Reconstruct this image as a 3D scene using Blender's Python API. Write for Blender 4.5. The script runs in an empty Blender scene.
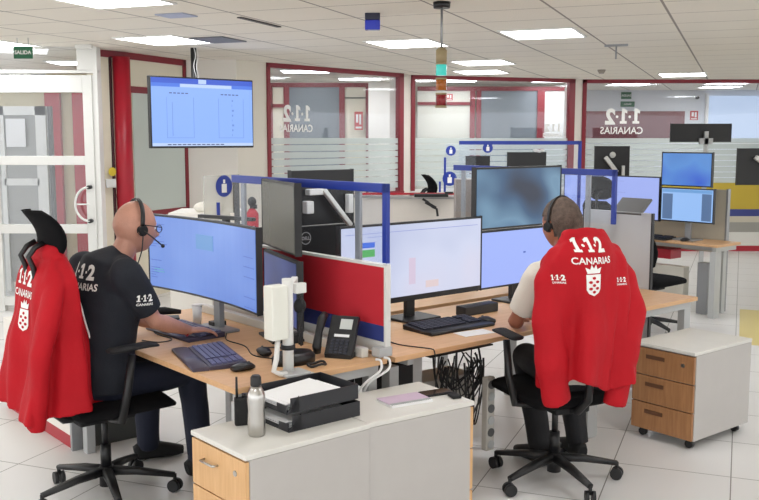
import bpy, bmesh, math, random
from mathutils import Vector, Matrix, Euler, noise
from mathutils.bvhtree import BVHTree
random.seed(7)
S = bpy.context.scene
COL = S.collection
R = math.radians
PI = math.pi

# ------------------------------------------------------------------ camera, world, exposure
cam_d = bpy.data.cameras.new('camera')
cam = bpy.data.objects.new('camera', cam_d)
COL.objects.link(cam)
cam_d.sensor_width = 36
cam_d.lens = 36 * 920 / 759
cam.location = (0, 0, 1.75)
cam.rotation_euler = (R(90) - math.atan(111 / 920), 0, 0)
cam_d.clip_end = 100
S.camera = cam

w = bpy.data.worlds.new('world')
S.world = w
w.use_nodes = True
w.node_tree.nodes['Background'].inputs[0].default_value = (0.97, 0.985, 1.0, 1)
w.node_tree.nodes['Background'].inputs[1].default_value = 1.3

S.view_settings.view_transform = 'Standard'
S.view_settings.look = 'None'
S.view_settings.gamma = 1
S.view_settings.exposure = 0.8
S.view_settings.use_curve_mapping = False
SCR = 2 ** -0.8        # displays keep their own brightness
LAMP = 14.5            # strength of the ceiling light panels

# ------------------------------------------------------------------ materials
def srgb(c):
    return tuple((x / 255 / 12.92) if x / 255 <= 0.04045 else ((x / 255 + 0.055) / 1.055) ** 2.4 for x in c) + (1,)

_m = {}
def mat(name, rgb, rough=0.5, metal=0.0, bump=0.0, bscale=60, var=0.0, vscale=8, spec=0.5, coat=0.0, emit=None, es=1.0):
    if name in _m: return _m[name]
    m = bpy.data.materials.new(name); m.use_nodes = True; _m[name] = m
    nt = m.node_tree; b = nt.nodes['Principled BSDF']
    c = srgb(rgb)
    b.inputs['Base Color'].default_value = c
    b.inputs['Roughness'].default_value = rough
    b.inputs['Metallic'].default_value = metal
    b.inputs['Specular IOR Level'].default_value = spec
    b.inputs['Coat Weight'].default_value = coat
    if emit:
        b.inputs['Emission Color'].default_value = srgb(emit); b.inputs['Emission Strength'].default_value = es * SCR
    if bump or var:
        tc = nt.nodes.new('ShaderNodeTexCoord')
    if var:
        n = nt.nodes.new('ShaderNodeTexNoise'); n.inputs['Scale'].default_value = vscale; n.inputs['Detail'].default_value = 4
        nt.links.new(tc.outputs['Object'], n.inputs['Vector'])
        r = nt.nodes.new('ShaderNodeValToRGB')
        r.color_ramp.elements[0].position = 0.3; r.color_ramp.elements[1].position = 0.7
        r.color_ramp.elements[0].color = tuple(x * (1 - var) for x in c[:3]) + (1,)
        r.color_ramp.elements[1].color = tuple(min(1, x * (1 + var)) for x in c[:3]) + (1,)
        nt.links.new(n.outputs['Fac'], r.inputs['Fac']); nt.links.new(r.outputs['Color'], b.inputs['Base Color'])
    if bump:
        n = nt.nodes.new('ShaderNodeTexNoise'); n.inputs['Scale'].default_value = bscale; n.inputs['Detail'].default_value = 3
        nt.links.new(tc.outputs['Object'], n.inputs['Vector'])
        bp = nt.nodes.new('ShaderNodeBump'); bp.inputs['Strength'].default_value = bump; bp.inputs['Distance'].default_value = 0.01
        nt.links.new(n.outputs['Fac'], bp.inputs['Height']); nt.links.new(bp.outputs['Normal'], b.inputs['Normal'])
    return m

def wood(name, a, b_, rough=0.45, axis=(1.2, 14, 14)):
    if name in _m: return _m[name]
    m = bpy.data.materials.new(name); m.use_nodes = True; _m[name] = m
    nt = m.node_tree; b = nt.nodes['Principled BSDF']
    tc = nt.nodes.new('ShaderNodeTexCoord'); mp = nt.nodes.new('ShaderNodeMapping'); mp.inputs['Scale'].default_value = axis
    n = nt.nodes.new('ShaderNodeTexNoise'); n.inputs['Scale'].default_value = 4; n.inputs['Detail'].default_value = 6; n.inputs['Distortion'].default_value = 0.6
    r = nt.nodes.new('ShaderNodeValToRGB'); r.color_ramp.elements[0].color = srgb(a); r.color_ramp.elements[1].color = srgb(b_)
    r.color_ramp.elements[0].position = 0.3; r.color_ramp.elements[1].position = 0.7
    nt.links.new(tc.outputs['Object'], mp.inputs[0]); nt.links.new(mp.outputs[0], n.inputs['Vector'])
    nt.links.new(n.outputs['Fac'], r.inputs['Fac']); nt.links.new(r.outputs['Color'], b.inputs['Base Color'])
    b.inputs['Roughness'].default_value = rough
    return m

def glow(name, rgb, strength=1.0):
    if name in _m: return _m[name]
    m = bpy.data.materials.new(name); m.use_nodes = True; _m[name] = m
    nt = m.node_tree; b = nt.nodes['Principled BSDF']
    b.inputs['Base Color'].default_value = (0.01, 0.01, 0.01, 1)
    b.inputs['Roughness'].default_value = 0.35
    b.inputs['Emission Color'].default_value = srgb(rgb); b.inputs['Emission Strength'].default_value = strength * SCR
    return m

def blurscreen(name, cols, scale=3.0, seed=0.0, strength=1.0, aniso=(1, 1, 1)):
    """a lit display showing a soft, blurred picture"""
    if name in _m: return _m[name]
    m = bpy.data.materials.new(name); m.use_nodes = True; _m[name] = m
    nt = m.node_tree; b = nt.nodes['Principled BSDF']
    b.inputs['Base Color'].default_value = (0.01, 0.01, 0.01, 1); b.inputs['Roughness'].default_value = 0.35
    tc = nt.nodes.new('ShaderNodeTexCoord'); mp = nt.nodes.new('ShaderNodeMapping')
    mp.inputs['Location'].default_value = (seed, seed * 0.7, seed * 1.3); mp.inputs['Scale'].default_value = aniso
    n = nt.nodes.new('ShaderNodeTexNoise'); n.inputs['Scale'].default_value = scale; n.inputs['Detail'].default_value = 1.5
    r = nt.nodes.new('ShaderNodeValToRGB')
    els = r.color_ramp.elements
    while len(els) < len(cols): els.new(0.5)
    for i, c in enumerate(cols):
        els[i].position = 0.3 + 0.4 * i / (len(cols) - 1); els[i].color = srgb(c)
    nt.links.new(tc.outputs['Object'], mp.inputs[0]); nt.links.new(mp.outputs[0], n.inputs['Vector'])
    nt.links.new(n.outputs['Fac'], r.inputs['Fac']); nt.links.new(r.outputs['Color'], b.inputs['Emission Color'])
    b.inputs['Emission Strength'].default_value = strength * SCR
    return m

def clear(name, tint=(250, 252, 255), opacity=0.06, gloss=0.08, rough=0.02):
    if name in _m: return _m[name]
    m = bpy.data.materials.new(name); m.use_nodes = True; _m[name] = m
    nt = m.node_tree; nt.nodes.remove(nt.nodes['Principled BSDF'])
    out = nt.nodes['Material Output']
    t = nt.nodes.new('ShaderNodeBsdfTransparent'); t.inputs[0].default_value = srgb(tint)
    d = nt.nodes.new('ShaderNodeBsdfDiffuse'); d.inputs[0].default_value = srgb(tint)
    g = nt.nodes.new('ShaderNodeBsdfGlossy'); g.inputs['Roughness'].default_value = rough
    m1 = nt.nodes.new('ShaderNodeMixShader'); m1.inputs[0].default_value = opacity
    m2 = nt.nodes.new('ShaderNodeMixShader'); m2.inputs[0].default_value = gloss
    nt.links.new(t.outputs[0], m1.inputs[1]); nt.links.new(d.outputs[0], m1.inputs[2])
    nt.links.new(m1.outputs[0], m2.inputs[1]); nt.links.new(g.outputs[0], m2.inputs[2])
    nt.links.new(m2.outputs[0], out.inputs[0])
    return m

def tiled(name, rgb, line, sx, sy, ox, oy, lw, rough, coat=0.0, var=0.04, lwy=None, bump=0.0):
    """tiles ruled in the object's own x and y"""
    m = bpy.data.materials.new(name); m.use_nodes = True; _m[name] = m
    nt = m.node_tree; b = nt.nodes['Principled BSDF']; L = nt.links
    tc = nt.nodes.new('ShaderNodeTexCoord'); sp = nt.nodes.new('ShaderNodeSeparateXYZ'); L.new(tc.outputs['Object'], sp.inputs[0])
    def M(op, a, b2=None):
        n = nt.nodes.new('ShaderNodeMath'); n.operation = op
        for i, v in enumerate((a, b2)):
            if v is None: continue
            if isinstance(v, (int, float)): n.inputs[i].default_value = v
            else: L.new(v, n.inputs[i])
        return n.outputs[0]
    def near(coord, s, o, lw_):
        q = M('DIVIDE', M('SUBTRACT', coord, o), s)
        f = M('FRACT', M('ADD', q, 0.5))
        return M('LESS_THAN', M('ABSOLUTE', M('SUBTRACT', f, 0.5)), lw_ / s / 2)
    ln = M('MAXIMUM', near(sp.outputs[0], sx, ox, lw), near(sp.outputs[1], sy, oy, lwy or lw))
    n = nt.nodes.new('ShaderNodeTexNoise'); n.inputs['Scale'].default_value = 1.3; n.inputs['Detail'].default_value = 5; L.new(tc.outputs['Object'], n.inputs['Vector'])
    r = nt.nodes.new('ShaderNodeValToRGB'); c = srgb(rgb)
    r.color_ramp.elements[0].color = tuple(x * (1 - var) for x in c[:3]) + (1,); r.color_ramp.elements[1].color = tuple(min(1, x * (1 + var)) for x in c[:3]) + (1,)
    L.new(n.outputs['Fac'], r.inputs['Fac'])
    mx = nt.nodes.new('ShaderNodeMix'); mx.data_type = 'RGBA'
    L.new(ln, mx.inputs[0]); L.new(r.outputs['Color'], mx.inputs[6]); mx.inputs[7].default_value = srgb(line)
    L.new(mx.outputs[2], b.inputs['Base Color'])
    b.inputs['Roughness'].default_value = rough; b.inputs['Coat Weight'].default_value = coat
    if bump:
        n2 = nt.nodes.new('ShaderNodeTexNoise'); n2.inputs['Scale'].default_value = 90; L.new(tc.outputs['Object'], n2.inputs['Vector'])
        bp = nt.nodes.new('ShaderNodeBump'); bp.inputs['Strength'].default_value = bump; bp.inputs['Distance'].default_value = 0.01
        L.new(n2.outputs['Fac'], bp.inputs['Height']); L.new(bp.outputs['Normal'], b.inputs['Normal'])
    return m

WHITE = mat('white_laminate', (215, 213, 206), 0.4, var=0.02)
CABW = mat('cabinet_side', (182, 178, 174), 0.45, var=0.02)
ALU = mat('white_aluminium', (222, 222, 218), 0.4)
GREYM = mat('grey_metal', (150, 152, 154), 0.4, 0.3)
GREYL = mat('light_grey_metal', (182, 184, 184), 0.42, 0.1)
DGREY = mat('dark_grey', (88, 88, 88), 0.45)
BLACK = mat('black_plastic', (22, 22, 24), 0.45)
BLACKM = mat('black_matt', (16, 16, 18), 0.75, bump=0.2, bscale=200)
DARKFAB = mat('black_mesh_fabric', (17, 17, 19), 0.9, spec=0.15, bump=0.6, bscale=400)
CHROME = mat('steel', (190, 188, 184), 0.28, 1.0)
BEECH = wood('beech_top', (204, 160, 116), (218, 176, 132))
BEECHD = wood('beech_drawer', (204, 158, 108), (218, 176, 126), axis=(14, 14, 1.2))
OAKD = wood('oak_drawer', (150, 104, 66), (172, 124, 82), axis=(14, 14, 1.2))
REDF = mat('red_frame', (128, 22, 38), 0.4)
REDC = mat('red_column', (170, 22, 42), 0.4)
REDP = mat('red_panel_fabric', (196, 34, 50), 0.7, bump=0.15, bscale=300)
BLUEP = mat('blue_panel_fabric', (44, 58, 128), 0.7)
BLUE = mat('blue_rail', (24, 52, 150), 0.4)
CREAM = mat('cream_panel', (226, 218, 196), 0.6, var=0.02)
WALLW = mat('painted_wall', (232, 228, 220), 0.7, var=0.02, vscale=2)
WBOARD = mat('pale_green_board', (196, 204, 196), 0.4)
GREYPANEL = mat('grey_blue_panel', (116, 124, 130), 0.4, var=0.05, vscale=1.5)
PAPER = mat('paper', (235, 235, 235), 0.7)
GLASS = clear('clear_glass', opacity=0.02, gloss=0.04)
PLEXI = clear('clear_acrylic', opacity=0.01, gloss=0.015)
FROST = clear('frosted_film', (232, 238, 236), opacity=0.5, gloss=0.02, rough=0.4)
LETTER = mat('white_vinyl', (236, 236, 232), 0.5)
SKIN = mat('skin_light', (184, 134, 114), 0.5, var=0.06, vscale=25, bump=0.15, bscale=120)
SKIN2 = mat('skin_tanned', (160, 100, 74), 0.5, var=0.06, vscale=25, bump=0.15, bscale=120)
JACKR = mat('red_jacket_cloth', (176, 20, 32), 0.7, spec=0.2, bump=0.25, bscale=40, var=0.06, vscale=5)
LAMPW = glow('lamp_diffuser', (252, 253, 255), LAMP)

# ------------------------------------------------------------------ mesh helper
class MB:
    def __init__(s): s.v = []; s.f = []; s.m = []; s.sm = []; s.mi = 0
    def raw(s, vs, fs, smooth=False):
        o = len(s.v); s.v += [Vector(p) for p in vs]
        for f in fs:
            s.f.append([i + o for i in f]); s.m.append(s.mi); s.sm.append(smooth)
        return s
    def box(s, c, d, rot=(0, 0, 0)):
        M = Euler(rot).to_matrix(); c = Vector(c); x, y, z = d[0] / 2, d[1] / 2, d[2] / 2
        vs = [c + M @ Vector(p) for p in ((-x, -y, -z), (x, -y, -z), (x, y, -z), (-x, y, -z), (-x, -y, z), (x, -y, z), (x, y, z), (-x, y, z))]
        return s.raw(vs, [(0, 3, 2, 1), (4, 5, 6, 7), (0, 1, 5, 4), (1, 2, 6, 5), (2, 3, 7, 6), (3, 0, 4, 7)])
    def bx(s, x0, x1, y0, y1, z0, z1): return s.box(((x0 + x1) / 2, (y0 + y1) / 2, (z0 + z1) / 2), (x1 - x0, y1 - y0, z1 - z0))
    def loft(s, pts, rad, side=None, n=14, cap=True, power=1.0):
        """rings with radii (a along side, b across) along a path"""
        pts = [Vector(p) for p in pts]; rings = []; prev = None
        for i, p in enumerate(pts):
            t = (pts[min(i + 1, len(pts) - 1)] - pts[max(i - 1, 0)])
            t = t.normalized() if t.length > 1e-9 else Vector((0, 0, 1))
            sd = Vector(side) if side is not None else (prev if prev else (Vector((1, 0, 0)) if abs(t.x) < 0.8 else Vector((0, 1, 0))))
            sd = (sd - t * sd.dot(t)).normalized(); prev = sd; u = t.cross(sd)
            r = rad[i] if isinstance(rad, (list, tuple)) and not isinstance(rad[0], (int, float)) else (rad[i] if isinstance(rad, list) else rad)
            a, b = (r if isinstance(r, (tuple, list)) else (r, r))
            ring = []
            for k in range(n):
                q = 2 * PI * k / n; c_, s_ = math.cos(q), math.sin(q)
                if power != 1.0: c_ = math.copysign(abs(c_) ** power, c_); s_ = math.copysign(abs(s_) ** power, s_)
                ring.append(p + sd * a * c_ + u * b * s_)
            rings.append(ring)
        o = [v for r_ in rings for v in r_]; fs = []
        for i in range(len(rings) - 1):
            for k in range(n):
                fs.append((i * n + k, i * n + (k + 1) % n, (i + 1) * n + (k + 1) % n, (i + 1) * n + k))
        s.raw(o, fs, True)
        if cap:
            base = len(s.v) - len(o)
            s.f.append([base + k for k in range(n)][::-1]); s.m.append(s.mi); s.sm.append(False)
            s.f.append([base + (len(rings) - 1) * n + k for k in range(n)]); s.m.append(s.mi); s.sm.append(False)
        return s
    def tube(s, pts, r, n=8): return s.loft(pts, [r] * len(pts), n=n)
    def cyl(s, p, q, r, r2=None, n=20): return s.loft([p, q], [r, r if r2 is None else r2], n=n)
    def lathe(s, c, prof, n=24):
        return s.loft([(c[0], c[1], c[2] + z) for r, z in prof], [max(r, 0.0005) for r, z in prof], side=(1, 0, 0), n=n) if all(prof[i][1] < prof[i + 1][1] for i in range(len(prof) - 1)) else s
    def ball(s, c, r, n=16, m=10, rot=(0, 0, 0)):
        c = Vector(c); M = Euler(rot).to_matrix(); r = (r, r, r) if isinstance(r, (int, float)) else r
        vs = [c + M @ Vector((0, 0, -r[2]))]
        for j in range(1, m):
            t = PI * j / m
            for k in range(n):
                q = 2 * PI * k / n
                vs.append(c + M @ Vector((r[0] * math.sin(t) * math.cos(q), r[1] * math.sin(t) * math.sin(q), -r[2] * math.cos(t))))
        vs.append(c + M @ Vector((0, 0, r[2]))); fs = []
        for k in range(n): fs.append((0, 1 + (k + 1) % n, 1 + k))
        for j in range(m - 2):
            for k in range(n):
                a = 1 + j * n
                fs.append((a + k, a + (k + 1) % n, a + n + (k + 1) % n, a + n + k))
        e = 1 + (m - 2) * n
        for k in range(n): fs.append((e + k, e + (k + 1) % n, len(vs) - 1))
        return s.raw(vs, fs, True)
    def limb(s, p, q, a, b, n=14):
        """a tapered limb with rounded ends, for remeshing"""
        s.loft([p, q], [a, b], n=n); s.ball(p, a, 14, 8); s.ball(q, b, 14, 8); return s
    def prism(s, pts, z0, z1, M=None):
        n = len(pts); M = M or Matrix()
        vs = [M @ Vector((x, y, z0)) for x, y in pts] + [M @ Vector((x, y, z1)) for x, y in pts]
        return s.raw(vs, [tuple(range(n))[::-1], tuple(range(n, 2 * n))] + [(i, (i + 1) % n, (i + 1) % n + n, i + n) for i in range(n)])
    def mesh(s, name):
        me = bpy.data.meshes.new(name); me.from_pydata([tuple(v) for v in s.v], [], s.f)
        me.polygons.foreach_set('material_index', s.m); me.polygons.foreach_set('use_smooth', s.sm)
        me.update(); return me
    def build(s, name, mats, parent=None, bevel=0.0, seg=2, world=None):
        me = s.mesh(name); o = bpy.data.objects.new(name, me); COL.objects.link(o)
        for m in (mats if isinstance(mats, (list, tuple)) else [mats]): me.materials.append(m)
        if bevel:
            b = o.modifiers.new('bevel', 'BEVEL'); b.width = bevel; b.segments = seg; b.limit_method = 'ANGLE'
        if parent is not None: o.parent = parent
        return o

def tag(o, label=None, cat=None, group=None, kind=None):
    if label: o['label'] = label
    if cat: o['category'] = cat
    if group: o['group'] = group
    if kind: o['kind'] = kind
    return o
def thing(name, label, cat, loc=(0, 0, 0), rotz=0.0, group=None):
    o = bpy.data.objects.new(name, None); COL.objects.link(o)
    o.location = loc; o.rotation_euler = (0, 0, rotz); o.empty_display_size = 0.1
    return tag(o, label, cat, group)
def solo(name, mb, mats, label, cat, loc=(0, 0, 0), rotz=0.0, group=None, bevel=0.0):
    o = mb.build(name, mats, None, bevel); o.location = loc; o.rotation_euler = (0, 0, rotz)
    return tag(o, label, cat, group)
def struct(name, mb, mats, loc=(0, 0, 0), rotz=0.0, bevel=0.0, parent=None):
    o = mb.build(name, mats, parent, bevel); o.location = loc; o.rotation_euler = (0, 0, rotz)
    if parent is None: o['kind'] = 'structure'
    return o
def sempty(name, loc=(0, 0, 0), rotz=0.0):
    o = bpy.data.objects.new(name, None); COL.objects.link(o); o.location = loc; o.rotation_euler = (0, 0, rotz); o['kind'] = 'structure'
    return o
def copy_tree(o, parent=None):
    c = o.copy(); COL.objects.link(c); c.parent = parent
    for ch in [x for x in bpy.data.objects if x.parent == o]: copy_tree(ch, c)
    return c

def text_geo(txt, size, bold=0.0, width=1.0, mirror=False):
    if txt == '1·1·2':
        h = size * .72; one = [(-.24, 0), (.24, 0), (.24, .17), (.12, .17), (.12, 1), (-.06, 1), (-.27, .85), (-.27, .66), (-.10, .72), (-.10, .17), (-.24, .17)]
        vs = []; fs = []
        for cx in (-.98, -.10):
            o_ = len(vs); vs += [Vector(((cx + a) * h * width, b * h, 0)) for a, b in one]; fs.append(tuple(range(o_, o_ + len(one))))
        for cx in (-.54, .34):
            o_ = len(vs); vs += [Vector(((cx + .095 * math.cos(k * PI / 5)) * h * width, (.45 + .095 * math.sin(k * PI / 5)) * h, 0)) for k in range(10)]; fs.append(tuple(range(o_, o_ + 10)))
        v2, f2 = text_geo('2', size * .98, size * .045, width); o_ = len(vs)
        vs += [v + Vector((.82 * h * width, 0, 0)) for v in v2]; fs += [tuple(i + o_ for i in f) for f in f2]
        if mirror: vs = [Vector((-v.x, v.y, 0)) for v in vs]; fs = [f[::-1] for f in fs]
        return vs, fs
    cu = bpy.data.curves.new('t', 'FONT'); cu.body = txt; cu.size = size; cu.align_x = 'CENTER'; cu.offset = bold; cu.resolution_u = 3
    o = bpy.data.objects.new('t', cu); COL.objects.link(o)
    bpy.context.view_layer.update()
    me = bpy.data.meshes.new_from_object(o.evaluated_get(bpy.context.evaluated_depsgraph_get()))
    vs = [Vector((v.co.x * width * (-1 if mirror else 1), v.co.y, 0)) for v in me.vertices]; fs = [tuple(p.vertices) for p in me.polygons]
    if mirror: fs = [f[::-1] for f in fs]
    bpy.data.objects.remove(o); bpy.data.curves.remove(cu); bpy.data.meshes.remove(me)
    return vs, fs
def put_text(mb, txt, size, M, bold=0.0, width=1.0, mirror=False):
    vs, fs = text_geo(txt, size, bold, width, mirror); mb.raw([M @ v for v in vs], fs); return mb
def upright(x, y, z, mirror=False):
    """text plane facing -y at a local position"""
    return Matrix.Translation((x, y, z)) @ Matrix.Rotation(R(90), 4, 'X')

# furniture grid (turned 40 degrees), room grid (turned -21.4 degrees)
TH = R(40); UV = (math.cos(TH), math.sin(TH))
def G(u, v, z=0.0): return (0.04 + u * UV[0] - v * UV[1], 4.244 + u * UV[1] + v * UV[0], z)
TR = R(-21.4)
def RM(e, n, z=0.0):
    c, s_ = math.cos(TR), math.sin(TR)
    return (e * c - n * s_, e * s_ + n * c, z)
HC = 2.66

# ------------------------------------------------------------------ floor and ceiling
FLOOR = tiled('floor_tiles', (226, 225, 224), (128, 126, 120), 0.6, 0.6, -0.58, 4.37, 0.006, 0.38, coat=0.05, var=0.03)
mb = MB(); mb.bx(-14, 14, -3, 24, -0.05, 0)
struct('floor', mb, FLOOR, rotz=TR)
CEIL = tiled('ceiling_tiles', (236, 230, 218), (150, 142, 134), 0.74, 0.62, -0.54, 6.56, 0.018, 0.85, var=0.03, lwy=0.012, bump=0.4)
mb = MB(); mb.bx(-14, 14, -3, 24, 0, 0.05)
struct('ceiling', mb, CEIL, loc=(0, 0, HC), rotz=TR)

# ------------------------------------------------------------------ walls
def seg(name, P, Q, z0, z1, m, t=0.1, off=0.0, parent=None, bevel=0):
    P = Vector((P[0], P[1])); Q = Vector((Q[0], Q[1])); d = Q - P; a = math.atan2(d.y, d.x)
    mb = MB(); mb.bx(0, d.length, off, off + t, z0, z1)
    return struct(name, mb, m, loc=(P.x, P.y, 0), rotz=a, parent=parent, bevel=bevel)
A0 = (-2.93, 9.55); A1 = (-2.70, 9.86); A2 = (-2.257, 10.86); A3 = (-1.654, 10.80); A4 = (-1.36, 11.213)
G1a, G1b = (-1.36, 11.213), (0.329, 13.078)
G2a, G2b = (0.451, 13.381), (2.987, 14.266)
G3a, G3b = (3.135, 14.385), (6.15, 14.385)

seg('wall_left', A0, A1, 0, HC, CREAM)
seg('wall_left_panel', A1, A2, 0, HC, CREAM)
seg('wall_corner', A2, A3, 0, HC, WALLW)
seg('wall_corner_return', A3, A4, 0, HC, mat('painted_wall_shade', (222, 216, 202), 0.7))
seg('wall_right', G3b, (11.5, 14.385), 0, HC, WALLW, t=0.12)
# pillars between the glazed bays
seg('wall_pillar', G1b, G2a, 0, HC, mat('white_pillar', (224, 216, 206), 0.6), t=0.2)
seg('wall_pillar', G2b, G3a, 0, HC, mat('white_pillar', (224, 216, 206), 0.6), t=0.2)
# red trims round the left panel
def trimline(name, P, Q, boxes, m=REDF, off=-0.015):
    P = Vector((P[0], P[1])); Q = Vector((Q[0], Q[1])); d = Q - P; a = math.atan2(d.y, d.x)
    mb = MB()
    for s0, s1, z0, z1 in boxes: mb.bx(s0 * d.length, s1 * d.length, off, 0.01, z0, z1)
    return struct(name, mb, m, loc=(P.x, P.y, 0), rotz=a)
trimline('trim_1', A0, A1, [(0, 1, HC - 0.07, HC), (0.02, 0.1, 0, HC), (0, 1, 0, 0.12)])
trimline('trim_2', A1, A2, [(0, 1, HC - 0.07, HC), (0, 1, 2.24, 2.31), (0.95, 1, 0, HC), (0.1, 1, 0.90, 0.96)])
mb = MB(); mb.bx(0.12, 1.03, -0.01, 0.0, 0.96, 2.24)
d = Vector(A2) - Vector(A1)
struct('trim_3', mb, WBOARD, loc=(A1[0], A1[1], 0), rotz=math.atan2(d.y, d.x))
mb = MB(); mb.cyl((0, 0, 0), (0, 0, HC - 0.06), 0.09, n=32)
struct('wall_column', mb, REDC, loc=(-2.70, 9.78, 0))
mb = MB(); mb.cyl((0, 0, 0), (0, 0, HC - 0.06), 0.018, n=10)
struct('trim_4', mb, mat('column_joint', (60, 20, 26), 0.6), loc=(-2.80, 9.72, 0))

# glazed bays
def bay(n, P, Q, left, right, extras, letters=None, film=True):
    P = Vector(P); Q = Vector(Q); d = Q - P; a = math.atan2(d.y, d.x); L = d.length
    root = sempty('window_%d' % n, (P.x, P.y, 0), a)
    mb = MB(); mb.bx(0, L, -0.02, 0.06, HC - 0.055, HC); mb.bx(0, left, -0.02, 0.06, 1.0, HC); mb.bx(L - right, L, -0.02, 0.06, 1.0, HC); 
    if n == 1: mb.bx(0, L, -0.03, 0.07, 0.97, 1.02)
    mb.build('window_frame', REDF, root)
    if n != 1:
        mb = MB(); mb.bx(0, L, -0.01, 0.07, 0.98, 1.02); mb.build('sill', ALU, root)
    mb = MB(); mb.bx(left, L - right, 0.015, 0.021, 1.02, HC - 0.055); mb.build('pane', GLASS, root)
    if film:
        mb = MB()
        for k in range(8): mb.bx(left, L - right, 0.010, 0.013, 1.07 + k * 0.088, 1.07 + k * 0.088 + 0.076)
        mb.build('frosted_film', FROST, root)
    for (x, zt, s) in letters or []:
        mb = MB()
        put_text(mb, '1·1·2', s * 1.25, upright(x, 0.008, zt - s * 0.9), bold=0.012 * s * 2.5, width=0.95, mirror=True)
        put_text(mb, 'CANARIAS', s * 0.58, upright(x, 0.008, zt - s * 1.5), bold=0.003, width=0.92, mirror=True)
        mb.build('lettering', LETTER, root)
    return root
bay(1, G1a, G1b, 0.05, 0.09, None, [(0.49, 2.17, 0.22)])
bay(2, G2a, G2b, 0.06, 0.10, None, [(2.32, 1.98, 0.13)])
bay(3, G3a, G3b, 0.06, 0.07, None, [(0.62, 2.22, 0.26)])
# dado walls under the glass
seg('wall_dado', G1a, G1b, 0, 0.98, mat('dado_white', (214, 210, 202), 0.6), t=0.08)
seg('wall_dado', G2a, G2b, 0, 0.98, mat('dado_white', (214, 210, 202), 0.6), t=0.08)
def band(P, Q, z0, z1, m, name): return seg(name, P, Q, z0, z1, m, t=0.10, off=-0.02)
band(G3a, (8.2, 14.385), 0.66, 1.07, mat('yellow_band', (196, 170, 56), 0.6), 'wall_dado_yellow')
band(G3a, (8.2, 14.385), 0.55, 0.66, mat('blue_band', (58, 66, 132), 0.6), 'trim_5')
band(G3a, (8.2, 14.385), 0.455, 0.55, mat('beige_band', (200, 192, 174), 0.6), 'trim_6')
band(G3a, (8.2, 14.385), 0.30, 0.455, mat('grey_band', (156, 154, 146), 0.6), 'trim_7')
band(G3a, (8.2, 14.385), 0.0, 0.30, mat('white_band', (222, 220, 212), 0.6), 'wall_dado_white')
b_ = band(G3a, (8.2, 14.385), 0.0, 0.085, REDC, 'baseboard_right'); b_.location.y -= 0.01
# walls and frames of the rooms behind the glass
def flat(name, x0, x1, y, z0, z1, m, t=0.05, kind=True, loc=None):
    mb = MB(); mb.bx(x0, x1, y, y + t, z0, z1); return struct(name, mb, m)
flat('wall_back_left', -7.5, 0.45, 14.9, 0, HC, WALLW)
flat('wall_back_middle', 0.45, 3.35, 16.2, 0, HC, mat('back_cream', (206, 202, 190), 0.6))
flat('wall_back_right', 3.35, 12, 17.5, 0, HC, mat('back_white', (216, 218, 222), 0.6))
# second partition behind bay one
root = sempty('window_4', (0, 13.4, 0))
mb = MB(); mb.bx(-1.60, -0.16, 0, 0.06, 2.49, 2.55); mb.bx(-1.60, -1.54, 0, 0.06, 0, 2.5); mb.bx(-1.38, -1.30, 0, 0.06, 0, 2.49); mb.bx(-0.58, -0.50, 0, 0.06, 0, 2.49); mb.bx(-0.20, -0.16, 0, 0.06, 0, 2.49); mb.bx(-1.56, -1.38, 0, 0.06, 2.2, 2.25)
mb.build('window_frame', REDF, root)
mb = MB(); mb.bx(-1.30, -0.58, 0.03, 0.05, 0, 2.49); mb.build('grey_panel', GREYPANEL, root)
mb = MB(); mb.bx(-1.54, -1.38, 0.03, 0.05, 0, 2.49); mb.bx(-0.50, -0.20, 0.03, 0.05, 0, 2.49); mb.build('cream_panel', CREAM, root)
mb = MB(); mb.bx(-0.50, -0.20, 0.0, 0.03, 2.33, 2.345); mb.build('glazing_bar', BLACK, root)
root = sempty('window_5', (0, 15.2, 0))
mb = MB(); mb.bx(0.62, 3.1, 0, 0.06, 2.53, 2.60); mb.bx(1.48, 1.56, 0, 0.06, 0, 2.53); mb.bx(1.585, 1.66, 0, 0.06, 0, 2.53); mb.bx(2.58, 2.70, 0, 0.06, 0, 2.53); mb.bx(0.62, 1.5, 0, 0.06, 2.30, 2.35)
mb.build('window_frame', REDF, root)
mb = MB(); mb.bx(1.66, 2.58, 0.03, 0.05, 0, 2.53); mb.build('grey_panel', GREYPANEL, root)
mb = MB(); mb.bx(0.62, 1.48, 0.03, 0.05, 0, 2.53); mb.build('cream_panel', mat('cream_light', (212, 210, 196), 0.5), root)
mb = MB(); mb.bx(2.70, 3.1, 0.03, 0.05, 0, 2.53); mb.build('white_panel', ALU, root)
# right back room: red panel and bright window
mb = MB(); mb.bx(3.63, 5.42, 0, 0.05, 1.72, 2.24)
struct('wall_red_panel', mb, mat('dark_red_panel', (92, 16, 30), 0.5), loc=(0, 16.5, 0))
root = sempty('window_6', (0, 17.4, 0))
mb = MB(); mb.bx(6.15, 7.6, 0, 0.05, 1.7, 2.55); mb.build('pane', glow('daylight_pane', (196, 214, 240), 0.95), root)
mb = MB(); mb.bx(6.1, 6.15, -0.02, 0.06, 1.68, 2.6); mb.bx(6.1, 7.65, -0.02, 0.06, 1.66, 1.7); mb.build('window_frame', ALU, root)

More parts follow.
